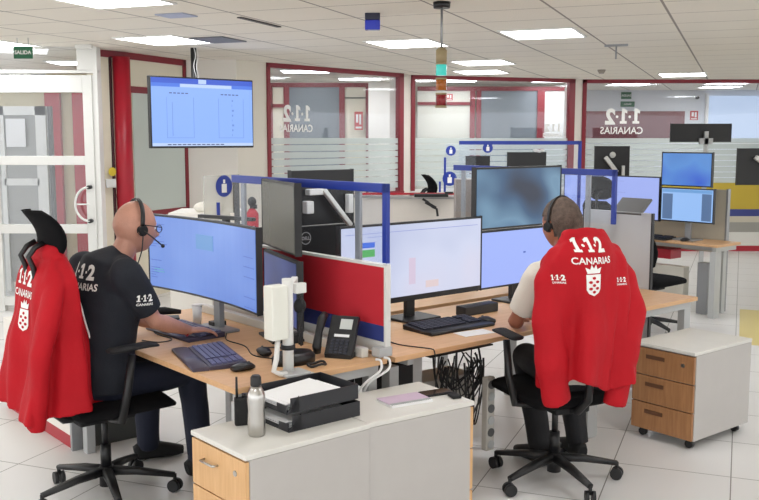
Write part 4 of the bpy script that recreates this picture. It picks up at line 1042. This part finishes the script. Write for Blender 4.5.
NAVY = mat('navy_shirt', (20, 24, 34), .85, bump=.2, bscale=120); TROU = mat('navy_trousers', (20, 26, 46), .8, bump=.2, bscale=100)
WSH = mat('white_shirt', (214, 208, 196), .8, bump=.2, bscale=120); TROU2 = mat('black_trousers', (20, 20, 24), .8, bump=.2, bscale=100)
JL = dict(pelvis=(0, .0, .60), waist=(0, .03, .78), chest=(0, .06, .98), shoulders=(0, .09, 1.14), neck=(0.02, .15, 1.195), head=(0.045, .21, 1.32),
          lsh=(-.21, .07, 1.11), lel=(-.25, .22, .86), lwr=(-.10, .42, .775), ltip=(-.03, .55, .765),
          rsh=(.205, .06, 1.11), rel=(.22, .20, .875), rwr=(.16, .43, .785), rtip=(.20, .55, .78),
          lhip=(-.09, .03, .57), lknee=(-.19, .40, .57), lank=(-.27, .44, .10), ltoe=(-.20, .62, 0),
          rhip=(.09, .03, .57), rknee=(.13, .46, .57), rank=(.13, .50, .10), rtoe=(.16, .68, 0))
PLp = (CL[0] - .035, CL[1] + .01); FLp = R(46)
pL, bL, sL, VL, MrL = person('bald man in a black printed T-shirt seated sideways, typing at the left desk', PLp[0], PLp[1], FLp, JL, SKIN, NAVY, TROU, (R(-8), 0, R(-6)), 1.13)
headset('black headset with microphone worn by the bald man', PLp[0], PLp[1], FLp, VL['head'], MrL)
t = thing('eyeglasses', 'thin dark eyeglasses worn by the bald man', 'glasses', (PLp[0], PLp[1], 0), FLp - R(90))
Lh = lambda p: VL['head'] + MrL @ Vector(p) * HS
mb = MB()
for s_ in (-1, 1): mb.tube([Lh((s_ * .082, .0, .015)), Lh((s_ * .080, .05, .013)), Lh((s_ * .066, .097, .010))], .0025, 6)
tp = mb.build('temple', BLACK, t)
mb = MB()
for s_ in (-1, 1): mb.tube([Lh((s_ * .034 + .026 * math.cos(a), .104 - .0 * a, .002 + .017 * math.sin(a))) for a in [PI * k / 8 for k in range(17)]], .002, 6)
mb.tube([Lh((-.008, .108, .008)), Lh((.008, .108, .008))], .002, 6); mb.build('rims', BLACK, t)
# T-shirt print
d_ = Vector((-.62, 1, 0)).normalized(); ang_ = math.atan2(-d_.x, d_.y)
Mt = Matrix.Translation((.185, -.3, 0)) @ Matrix.Rotation(ang_, 4, 'Z') @ Matrix.Rotation(R(90), 4, 'X') @ Matrix.Rotation(R(0), 4, 'Z')
decal([('1·1·2', .092, -.02, 1.09, .0035, 1.0), ('CANARIAS', .044, -.02, 1.04, .001, 1.0)], Mt, sL.data, (d_.x, d_.y, 0), LETTER, pL, crest=(-.08, .95, .085), off=.004)
Ms = Matrix.Translation((.5, .09, 0)) @ Matrix.Rotation(R(90), 4, 'Z') @ Matrix.Rotation(R(90), 4, 'X')
decal([('1·1·2', .045, .02, .99, .001, 1.0), ('CANARIAS', .016, .02, .97, .0005, 1.0)], Ms, sL.data, (-1, 0, 0), LETTER, pL, name='sleeve_lettering', off=.004)
mb = MB(); w0 = VL['rwr'] + (VL['rwr'] - VL['rtip']).normalized() * .01; ax = (VL['rtip'] - VL['rwr']).normalized()
mb.loft([w0 - ax * .004, w0 + ax * .004], [.031, .031], n=18)
solo('wristband', mb, REDC, 'thin red wristband on the right wrist of the bald man', 'wristband', (PLp[0], PLp[1], 0), FLp - R(90))

JR = dict(pelvis=(0, -.04, .60), waist=(-.01, -.06, .78), chest=(-.02, -.06, .98), shoulders=(-.03, -.02, 1.14), neck=(-.035, .02, 1.205), head=(-.035, .06, 1.325),
          lsh=(-.20, .0, 1.075), lel=(-.255, .12, .83), lwr=(-.12, .33, .785), ltip=(-.06, .46, .775),
          rsh=(.17, -.01, 1.10), rel=(.21, .14, .84), rwr=(.08, .36, .785), rtip=(.04, .50, .775),
          lhip=(-.08, .0, .57), lknee=(-.03, .38, .57), lank=(-.01, .26, .11), ltoe=(-.04, .44, 0),
          rhip=(.10, .0, .57), rknee=(.24, .40, .57), rank=(.24, .28, .11), rtoe=(.26, .46, 0))
PRp = (CR[0] + .075, CR[1] + .01)
pR, bR, sR, VR, MrR = person('grey haired man in a white shirt seen from behind, seated at the right desk', PRp[0], PRp[1], FR, JR, SKIN2, WSH, TROU2, (R(-6), 0, R(12)), 1.0)
mb = MB(); hc = VR['head']; n, m = 32, 20; vs = []; keep = []
for j in range(m + 1):
    t_ = PI * j / m
    for k in range(n):
        q_ = 2 * PI * k / n; X, Y, Z = math.sin(t_) * math.cos(q_), math.sin(t_) * math.sin(q_), math.cos(t_)
        r_ = 1 + .02 * noise.noise(Vector((X * 6, Y * 6, Z * 12)))
        vs.append(hc + MrR @ Vector((X * .084 * r_, Y * .108 * r_ - .004, Z * .126 * r_)) * HS); keep.append(Z > -.62 + .95 * max(0, Y + .25) ** .8 if Y > -.25 else Z > -.66)
fs = [(j * n + k, (j + 1) * n + k, (j + 1) * n + (k + 1) % n, j * n + (k + 1) % n) for j in range(m) for k in range(n) if keep[j * n + k] and keep[(j + 1) * n + k]]
mb.raw(vs, fs, True)
HAIR = mat('greying_hair', (92, 76, 66), .75, bump=.9, bscale=160, var=.35, vscale=40)
hr = mb.build('hair', HAIR, pR); sm = hr.modifiers.new('s', 'SOLIDIFY'); sm.thickness = .008
headset('black headset worn by the grey haired man', PRp[0], PRp[1], FR, VR['head'], MrR, 1)

# ------------------------------------------------------------------ things on the desks
def keyboard(label, u, v, yaw, W_=.44, D_=.15, rest=.07, m=None, km=None):
    t = thing('keyboard', label, 'keyboard', G(u, v, .73), yaw)
    mb = MB(); mb.prism([(-D_ / 2, 0), (D_ / 2, 0), (D_ / 2, .028), (-D_ / 2, .016)], -W_ / 2, W_ / 2, Matrix(((0, 0, 1, 0), (1, 0, 0, 0), (0, 1, 0, 0), (0, 0, 0, 1)))); mb.build('base', m or BLACK, t, bevel=.003)
    mb = MB(); nx, ny = 18, 6
    for i in range(nx):
        for j in range(ny):
            if i in (13,) or (i == 14 and j == 3): continue
            px_ = -W_ / 2 + .02 + (W_ - .04) * (i + .5) / nx; py_ = -D_ / 2 + .012 + (D_ - .024) * (j + .5) / ny; zz = .016 + .012 * (py_ + D_ / 2) / D_
            mb.box((px_, py_, zz + .004), ((W_ - .04) / nx * .84, (D_ - .02) / ny * .80, .008))
    mb.build('keys', km or mat('dark_keys', (44, 46, 60), .5), t)
    mb = MB(); mb.loft([(-W_ / 2, -D_ / 2 - rest / 2, .008), (W_ / 2, -D_ / 2 - rest / 2, .008)], [(rest / 2, .010)] * 2, side=(0, 1, 0), n=16, power=.6); mb.build('palm_rest', m or BLACK, t)
    return t
PK = mat('purple_grey_plastic', (66, 60, 78), .45); PKK = mat('purple_keys', (96, 96, 130), .4)
keyboard('purple grey keyboard with palm rest nearest the desk edge, left desk', -.63, .50, R(-65.6), m=PK, km=PKK, D_=.17, rest=.08)
keyboard('dark keyboard further back under the arm of the bald man', -.44, 1.10, R(-48), m=PK, km=PKK)
keyboard('wide black keyboard in front of the pale monitor, right desk', .70, .34, TH - R(2), W_=.46, D_=.17)
def mouse(label, u, v, yaw):
    t = thing('computer_mouse', label, 'mouse', G(u, v, .73), yaw)
    mb = MB(); mb.loft([(0, -.055, .010), (0, -.045, .014), (0, 0, .019), (0, .04, .015), (0, .055, .009)], [(.018, .008), (.030, .014), (.032, .019), (.028, .014), (.016, .008)], side=(1, 0, 0), n=18); mb.build('shell', BLACK, t)
    mb = MB(); mb.cyl((-.004, .03, .031), (.004, .03, .031), .006); mb.build('scroll_wheel', DGREY, t)
mouse('black mouse beside the purple grey keyboard', -.655, .225, R(-50))
mouse('black mouse at the right of the black keyboard', .955, .27, TH)
mouse('small black mouse lying near the white monitor clamp', -.42, .42, R(20))
mb = MB(); mb.bx(-.10, .10, -.055, .055, 0, .002)
solo('paper_note', mb, PAPER, 'white paper slip at the front of the black keyboard', 'paper', G(.70, .115, .7305), TH - R(8))
t = thing('handset_dock', 'black handheld scanner resting in its dock behind the dark keyboard', 'dock', G(-.43, 1.50, .73), R(15))
mb = MB(); mb.bx(-.12, .12, -.05, .05, 0, .02); mb.build('dock', BLACK, t, bevel=.005)
mb = MB(); mb.loft([(-.12, 0, .045), (-.10, 0, .05), (.04, 0, .055), (.13, 0, .045)], [(.02, .018), (.032, .025), (.028, .022), (.014, .012)], side=(0, 1, 0), n=14); mb.build('handset', BLACKM, t)
t = thing('paper_cup', 'white cup standing under the blue curved monitor', 'cup', G(-.30, 1.28, .73))
mb = MB(); mb.loft([(0, 0, 0), (0, 0, .105)], [.022, .028], side=(1, 0, 0)); mb.build('cup_wall', PAPER, t)
mb = MB(); mb.loft([(0, 0, .105), (0, 0, .110)], [.030, .030], side=(1, 0, 0)); mb.build('rim', PAPER, t)
mb = MB(); mb.bx(-.04, .04, -.03, .03, 0, .035)
solo('junction_box', mb, BLACK, 'small black box beside the white cup on the left desk', 'box', G(-.26, 1.13, .73), TH, bevel=.005)
mb = MB(); mb.bx(-.02, .02, 0, 1.55, 0, .045)
solo('cable_tray', mb, WHITE, 'white cable tray along the desk behind the blue curved monitor', 'cable tray', G(-.09, .06, .73), TH, bevel=.003)

# clamp pole with white box
t = thing('monitor_clamp', 'white clamp pole with long white box fixed to the desk edge', 'monitor arm', G(-.535, .045, .73), TH)
mb = MB(); mb.cyl((0, 0, 0), (0, 0, .42), .024); mb.build('pole', ALU, t)
mb = MB(); mb.box((-.06, .0, .28), (.085, .07, .235)); mb.build('white_housing', mat('housing_white', (226, 226, 216), .4), t, bevel=.006)
mb = MB(); mb.cyl((0, 0, .11), (0, 0, .13), .032); mb.build('collar', BLACK, t)
mb = MB(); mb.box((.01, -.02, .006), (.13, .10, .012)); mb.box((.04, -.065, -.02), (.10, .012, .05)); mb.build('clamp', GREYL, t, bevel=.004)
mb = MB(); mb.tube([(-.06, -.01, .16), (-.075, -.02, .08), (-.09, -.02, .03), (-.06, -.03, .012), (-.03, -.03, .012)], .012); mb.build('white_cable_sleeve', ALU, t)
mb = MB(); mb.box((.14, .17, .36), (.30, .03, .03), (0, 0, R(50))); mb.build('side_arm', ALU, t, bevel=.004)
t = thing('hanging_headset', 'black headset and cables hanging on the white clamp pole', 'headset', G(-.46, .06, 1.0), TH)
mb = MB(); mb.box((0, 0, .10), (.055, .03, .045)); mb.build('holder', ALU, t, bevel=.004)
mb = MB()
for k in range(7): mb.tube([(.01 * math.sin(k + j * .8) + .004 * k - .01, .006 * k - .02, .07 - j * .028) for j in range(9)], .004, 6)
mb.build('cables', BLACK, t)
mb = MB(); mb.ball((.0, 0, 0.02), (.03, .025, .035)); mb.build('ear_cup', BLACKM, t)
t = thing('speakerphone', 'black oval device between the white pole and the desk phone', 'speaker', G(-.40, .20, .73), TH)
mb = MB(); mb.loft([(0, 0, 0), (0, 0, .03), (0, 0, .05)], [(.11, .075), (.11, .075), (.09, .06)], side=(1, 0, 0), n=28); mb.build('base', BLACK, t)
mb = MB(); mb.box((.03, .06, .10), (.10, .06, .05)); mb.cyl((.03, .06, .04), (.03, .06, .10), .012); mb.build('head', BLACKM, t, bevel=.01)
mb = MB(); mb.tube([(.045 * math.cos(a) * (1 + .05 * math.sin(7 * a)), .03 * math.sin(a), .008 + .004 * math.sin(3 * a)) for a in [k * .3 for k in range(60)]], .006, 6)
solo('coiled_cable', mb, BLACK, 'coiled black phone cord lying on the desk below the phone', 'cord', G(-.36, .075, .732), TH)
for lab, P_ in (('thin black cable looping over the left desk behind the purple grey keyboard', [(-.20, 1.2), (-.30, .95), (-.42, .80), (-.38, .62), (-.50, .42), (-.42, .30), (-.5, .2)]),
                ('thin black cable winding from the white clamp pole to the small mouse', [(-.42, .46), (-.33, .55), (-.25, .42), (-.32, .28), (-.45, .25), (-.48, .12)]),
                ('thin black cable running to the handheld scanner dock', [(-.50, 1.45), (-.56, 1.3), (-.62, 1.15), (-.58, .98), (-.70, .95), (-.74, 1.1)])):
    out = [G(u_, v_, .7335) for u_, v_ in P_]; mb = MB(); fine = []
    for i in range(len(out) - 1):
        for k in range(5): fine.append(Vector(out[i]).lerp(Vector(out[i + 1]), k / 5))
    for _ in range(6): fine = [fine[0]] + [(fine[i - 1] + fine[i] * 2 + fine[i + 1]) / 4 for i in range(1, len(fine) - 1)] + [fine[-1]]
    mb.tube(fine, .003, 6); solo('cable', mb, BLACK, lab, 'cable')
out = [Vector(G(u_, v_, z_)) for u_, v_, z_ in ((.15, .45, .7335), (.22, .3, .7335), (.20, .15, .7335), (.26, .0, .7335), (.265, -.035, .733), (.27, -.04, .70), (.275, -.03, .6))]
fine = [out[i].lerp(out[i + 1], k / 5) for i in range(6) for k in range(5)]
for _ in range(2): fine = [fine[0]] + [(fine[i - 1] + fine[i] * 2 + fine[i + 1]) / 4 for i in range(1, len(fine) - 1)] + [fine[-1]]
mb = MB(); mb.tube(fine, .003, 6); solo('cable', mb, BLACK, 'thin black cable crossing the desk between the divider and the black keyboard', 'cable')
mb = MB(); mb.bx(-.14, .14, -.04, .04, 0, .055)
solo('black_device', mb, BLACK, 'long low black device behind the black mouse on the right desk', 'device', G(1.12, .50, .73), TH, bevel=.006)
mb = MB(); mb.bx(-.09, .09, -.03, .03, 0, .035)
solo('black_device', mb, BLACKM, 'small black box left of the wide pale monitor foot', 'device', G(.36, .56, .73), TH + R(8), bevel=.005)
# desk phone
t = thing('desk_phone', 'black desk phone standing steeply tilted before the red divider', 'telephone', G(-.21, .14, .73), TH + R(-58))
Mx = Matrix.Translation((0, 0, .012)) @ Matrix.Rotation(R(58), 4, 'X')
def tb(mb, x0, x1, y0, y1, z0, z1): mb.prism([(x0, y0), (x1, y0), (x1, y1), (x0, y1)], z0, z1, Mx)
mb = MB(); tb(mb, -.055, .085, 0, .205, -.03, 0); ph_b = mb.build('body', mat('phone_black', (30, 31, 34), .4), t, bevel=.006)
mb = MB(); tb(mb, .0, .06, .135, .185, 0, .003); mb.build('display', mat('lcd', (196, 200, 196), .3), t)
mb = MB(); tb(mb, -.02, .055, .095, .108, 0, .003); mb.build('name_strip', PAPER, t)
mb = MB()
for i in range(4):
    for j in range(5): tb(mb, -.03 + i * .024, -.014 + i * .024, .012 + j * .015, .022 + j * .015, 0, .005)
mb.build('keypad', mat('dark_keys', (0, 0, 0)), t)
mb = MB(); pts = [Mx @ Vector((-.085, y_, z_)) for y_, z_ in ((.005, .01), (.03, .03), (.10, .04), (.17, .03), (.20, .01))]; mb.loft(pts, [.018, .022, .017, .022, .018], n=14); mb.build('handset', BLACK, t)
mb = MB(); mb.bx(-.05, .08, .0, .11, 0, .02); mb.build('foot', BLACK, t)

# ------------------------------------------------------------------ things on the near cabinets
t = thing('steel_bottle', 'brushed steel water bottle with black cap on the near cabinet', 'bottle', G(-.885, -.245, .60))
mb = MB(); mb.loft([(0, 0, z_) for z_ in (0, .006, .05, .10, .15, .17, .185, .20)], [.030, .034, .035, .0325, .0365, .034, .026, .019], side=(1, 0, 0), n=32); mb.build('flask', CHROME, t)
mb = MB(); mb.loft([(0, 0, z_) for z_ in (.198, .203, .232, .240)], [.020, .022, .021, .015], side=(1, 0, 0), n=24); mb.build('cap', BLACK, t)
t = thing('walkie_talkie', 'black handheld radio with antenna standing beside the steel bottle', 'radio', G(-.862, -.095, .60), R(15))
mb = MB(); mb.bx(-.027, .027, -.016, .016, 0, .115); mb.build('body', BLACKM, t, bevel=.005)
mb = MB(); mb.cyl((-.017, 0, .115), (-.017, 0, .20), .0055, .0045, n=12); mb.build('antenna', BLACK, t)
mb = MB(); mb.cyl((.012, 0, .115), (.012, 0, .130), .008, n=12); mb.build('knob', BLACK, t)
def tray(label, z, du=0, dv=0):
    t = thing('letter_tray', label, 'letter tray', G(-.775 + du, -.305 + dv, z), TH, 'letter trays stacked on the cabinet')
    W_, D_, H_ = .36, .265, .062
    mb = MB(); mb.bx(0, W_, 0, D_, 0, .004); mb.bx(0.02, W_, 0, .004, .004, H_); mb.bx(0.0, W_, D_ - .004, D_, .004, H_); mb.bx(W_ - .004, W_, .004, D_ - .004, .004, H_)
    mb.prism([(0, 0), (.06, .0), (.06, H_), (.02, .02)], 0, .004, Matrix(((1, 0, 0, 0), (0, 0, 1, .0), (0, 1, 0, .004), (0, 0, 0, 1))))
    mb.bx(0, .004, .004, .07, .004, .035); mb.bx(0, .004, D_ - .07, D_ - .004, .004, .035)
    mb.build('tray_shell', mat('tray_black', (34, 35, 40), .4), t)
    return t
tray('black letter tray, lower of the two stacked on the near cabinet', .60)
tray('black letter tray with papers, upper of the two stacked on the near cabinet', .673, -.005, .005)
for k, (z_, lab) in enumerate(((.606, 'white papers in the lower black letter tray'), (.679, 'white papers in the upper black letter tray'))):
    mb = MB()
    for j in range(6): mb.box((.17 + .004 * math.sin(j * 2), .13 + .004 * math.cos(j * 3), .003 + j * .0055), (.30, .215, .004), (0, 0, .03 * math.sin(j * 1.7)))
    mb.box((.14, .13, .037), (.29, .21, .002), (0, R(-3), .06))
    solo('paper_stack', mb, PAPER, lab, 'papers', G(-.775 + .0, -.30, z_), TH)
t = thing('notebook', 'pink and lilac ring bound notebook on the near right cabinet', 'notebook', G(-.215, -.215, .6005), R(-4))
mb = MB(); mb.bx(0, .21, -.135, .0, 0, .010); mb.build('pages', PAPER, t)
mb = MB(); mb.bx(0, .21, -.115, .0, .010, .012); mb.build('cover', mat('lilac_cover', (198, 176, 196), .5, var=.12, vscale=6), t)
mb = MB()
for k in range(22): mb.cyl((.006 + k * .0092, -.130, .013), (.006 + k * .0092, -.113, .013), .003, n=6)
mb.build('ring_binding', GREYL, t)
t.rotation_euler = (0, 0, TH - R(10)); t.location = G(-.225, -.185, .6005)
t = thing('mobile_phone', 'black mobile phone lying flat beside the notebook', 'phone', G(.055, -.27, .6005), TH + R(78))
mb = MB(); mb.bx(-.037, .037, -.075, .075, 0, .010); mb.build('case', BLACKM, t, bevel=.004)
mb = MB(); mb.bx(-.033, .033, -.070, .070, .010, .011); mb.build('screen', mat('phone_glass', (14, 14, 16), .15), t)
mb = MB(); mb.bx(-.032, .032, -.022, .022, 0, .014)
solo('key_wallet', mb, BLACKM, 'small black case lying against the mobile phone', 'case', G(.080, -.365, .6005), TH + R(70), bevel=.005)

# ------------------------------------------------------------------ cables and things under the desks
def cable(label, pts, r, m, name='cable', wig=0.0, group=None):
    P = [Vector(p) for p in pts]; out = []
    for i in range(len(P) - 1):
        p0, p1, p2, p3 = P[max(i - 1, 0)], P[i], P[i + 1], P[min(i + 2, len(P) - 1)]
        for k in range(6):
            s_ = k / 6; out.append(.5 * ((2 * p1) + (-p0 + p2) * s_ + (2 * p0 - 5 * p1 + 4 * p2 - p3) * s_ ** 2 + (-p0 + 3 * p1 - 3 * p2 + p3) * s_ ** 3))
    out.append(P[-1]); mb = MB(); mb.tube(out, r, 6); return solo(name, mb, m, label, 'cable', group=group)
for k, (du, dv) in enumerate(((0, 0), (.05, .02))):
    cable(('left' if k == 0 else 'right') + ' one of two white cables dropping from the desk edge behind the trays',
          [G(-.10 + du, -.03, .74), G(-.09 + du, -.055, .735), G(-.10 + du, -.06, .69), G(-.16 + du * .5, -.03, .64), G(-.2 + du, .0, .58)], .006, PAPER)
r = random.Random(4)
t = thing('cable_bundle', 'tangle of thin black cables hanging under the right desk', 'cables', G(.60, .17, 0), TH)
for b_i in range(20):
    x0, x1 = r.uniform(-.16, .22), r.uniform(-.14, .22); y0 = r.uniform(-.06, .06); zt, zb = r.uniform(.55, .65), r.uniform(.15, .48)
    P = [Vector((x0, y0, zt)), Vector((x0 + r.uniform(-.05, .05), y0 + r.uniform(-.03, .03), (zt + zb) / 2)), Vector(((x0 + x1) / 2, y0, zb)), Vector((x1 + r.uniform(-.05, .05), y0 + r.uniform(-.03, .03), (zt + zb) / 2)), Vector((x1, y0, zt))]
    out = []
    for i in range(4):
        p0, p1, p2, p3 = P[max(i - 1, 0)], P[i], P[i + 1], P[min(i + 2, 4)]
        for k in range(6):
            s_ = k / 6; out.append(.5 * ((2 * p1) + (-p0 + p2) * s_ + (2 * p0 - 5 * p1 + 4 * p2 - p3) * s_ ** 2 + (-p0 + 3 * p1 - 3 * p2 + p3) * s_ ** 3))
    mb = MB(); mb.tube(out, .004 if b_i % 3 else .006, 6); mb.build('cable', BLACK, t)
mb = MB(); mb.bx(-.22, .24, -.06, .10, .645, .652); mb.build('cable_basket', BLACK, t)
t = thing('computer_tower', 'white computer tower standing under the right desk behind the cables', 'computer', G(.42, .26, 0), TH)
mb = MB(); mb.bx(0, .42, 0, .20, .02, .47); mb.build('case', WHITE, t, bevel=.006)
t = thing('power_strip', 'upright white power strip with round sockets under the right desk', 'power strip', G(.745, .03, .10), TH)
mb = MB(); mb.bx(-.03, .03, 0, .04, 0, .40); mb.build('strip_body', mat('strip_grey', (190, 186, 178), .5), t, bevel=.006)
for k in range(6):
    mb = MB(); mb.cyl((0, -.006, .035 + k * .065), (0, .0, .035 + k * .065), .023); mb.build('socket', DGREY if k % 2 else GREYL, t)
t = thing('computer_tower', 'black computer box mounted under the divider end of the right desk', 'computer', G(.17, .12, .47), TH)
mb = MB(); mb.bx(0, .10, 0, .35, 0, .17); mb.build('case', BLACKM, t, bevel=.004)
t = thing('computer_tower', 'black computer box under the left desk behind the letter trays', 'computer', G(-.42, .10, .44), TH)
mb = MB(); mb.bx(0, .30, 0, .35, 0, .19); mb.build('case', BLACKM, t, bevel=.004)
# modesty cabinet beyond the left desk
t = thing('side_cabinet', 'white floor cabinet with red plinth beyond the end of the left desk', 'cabinet', G(-.85, 1.76, 0), TH)
mb = MB(); mb.bx(.0, .5, 0, 1.1, .075, .60); mb.build('body', WALLW, t, bevel=.003)
mb = MB(); mb.bx(.003, .5, 0, 1.1, 0, .074); mb.build('plinth', REDC, t)
mb = MB(); mb.bx(-.01, .05, -.03, -.002, 0, .60); mb.build('grey_end', GREYM, t)
mb = MB(); mb.bx(.051, .5, -.03, -.002, 0, .60); mb.build('shaded_end_panel', mat('shaded_grey_panel', (66, 68, 66), .6), t)  # grey end panel, the shade under the desk put into its dark colour
# under the far desk
mb = MB(); mb.bx(0, .10, 0, .4, 0, .45)
solo('computer_tower', mb, mat('tower_beige_white', (206, 202, 190), .5), 'beige computer tower under the far desk', 'computer', G(5.6, 1.9, 0), TH, bevel=.005)
mb = MB(); mb.bx(0, .4, 0, .20, 0, .10)
solo('red_box', mb, REDC, 'flat red box on a shelf under the far desk', 'box', G(5.58, 2.45, .52), TH - R(90), bevel=.004)
mb = MB(); mb.bx(0, .10, 0, .12, 0, .52)
solo('computer_tower', mb, GREYM, 'grey box on the floor under the far desk beside its near leg', 'computer', G(5.58, 1.62, 0), TH, bevel=.005)
keyboard('dark keyboard on the far desk below the stacked blue monitors', 5.52, 2.25, TH - R(90), W_=.50, rest=.05)
mouse('black mouse at the near end of the far desk', 5.50, 1.84, TH - R(90))
# floor mark
mb = MB(); mb.bx(0, 1.2, 0, 1.75, 0.0005, .0015)
solo('floor_marking', mb, mat('yellow_floor', (222, 204, 128), .4), 'pale yellow square marked on the floor at the right edge', 'floor marking', (3.09, 7.75, 0), R(-21.4))
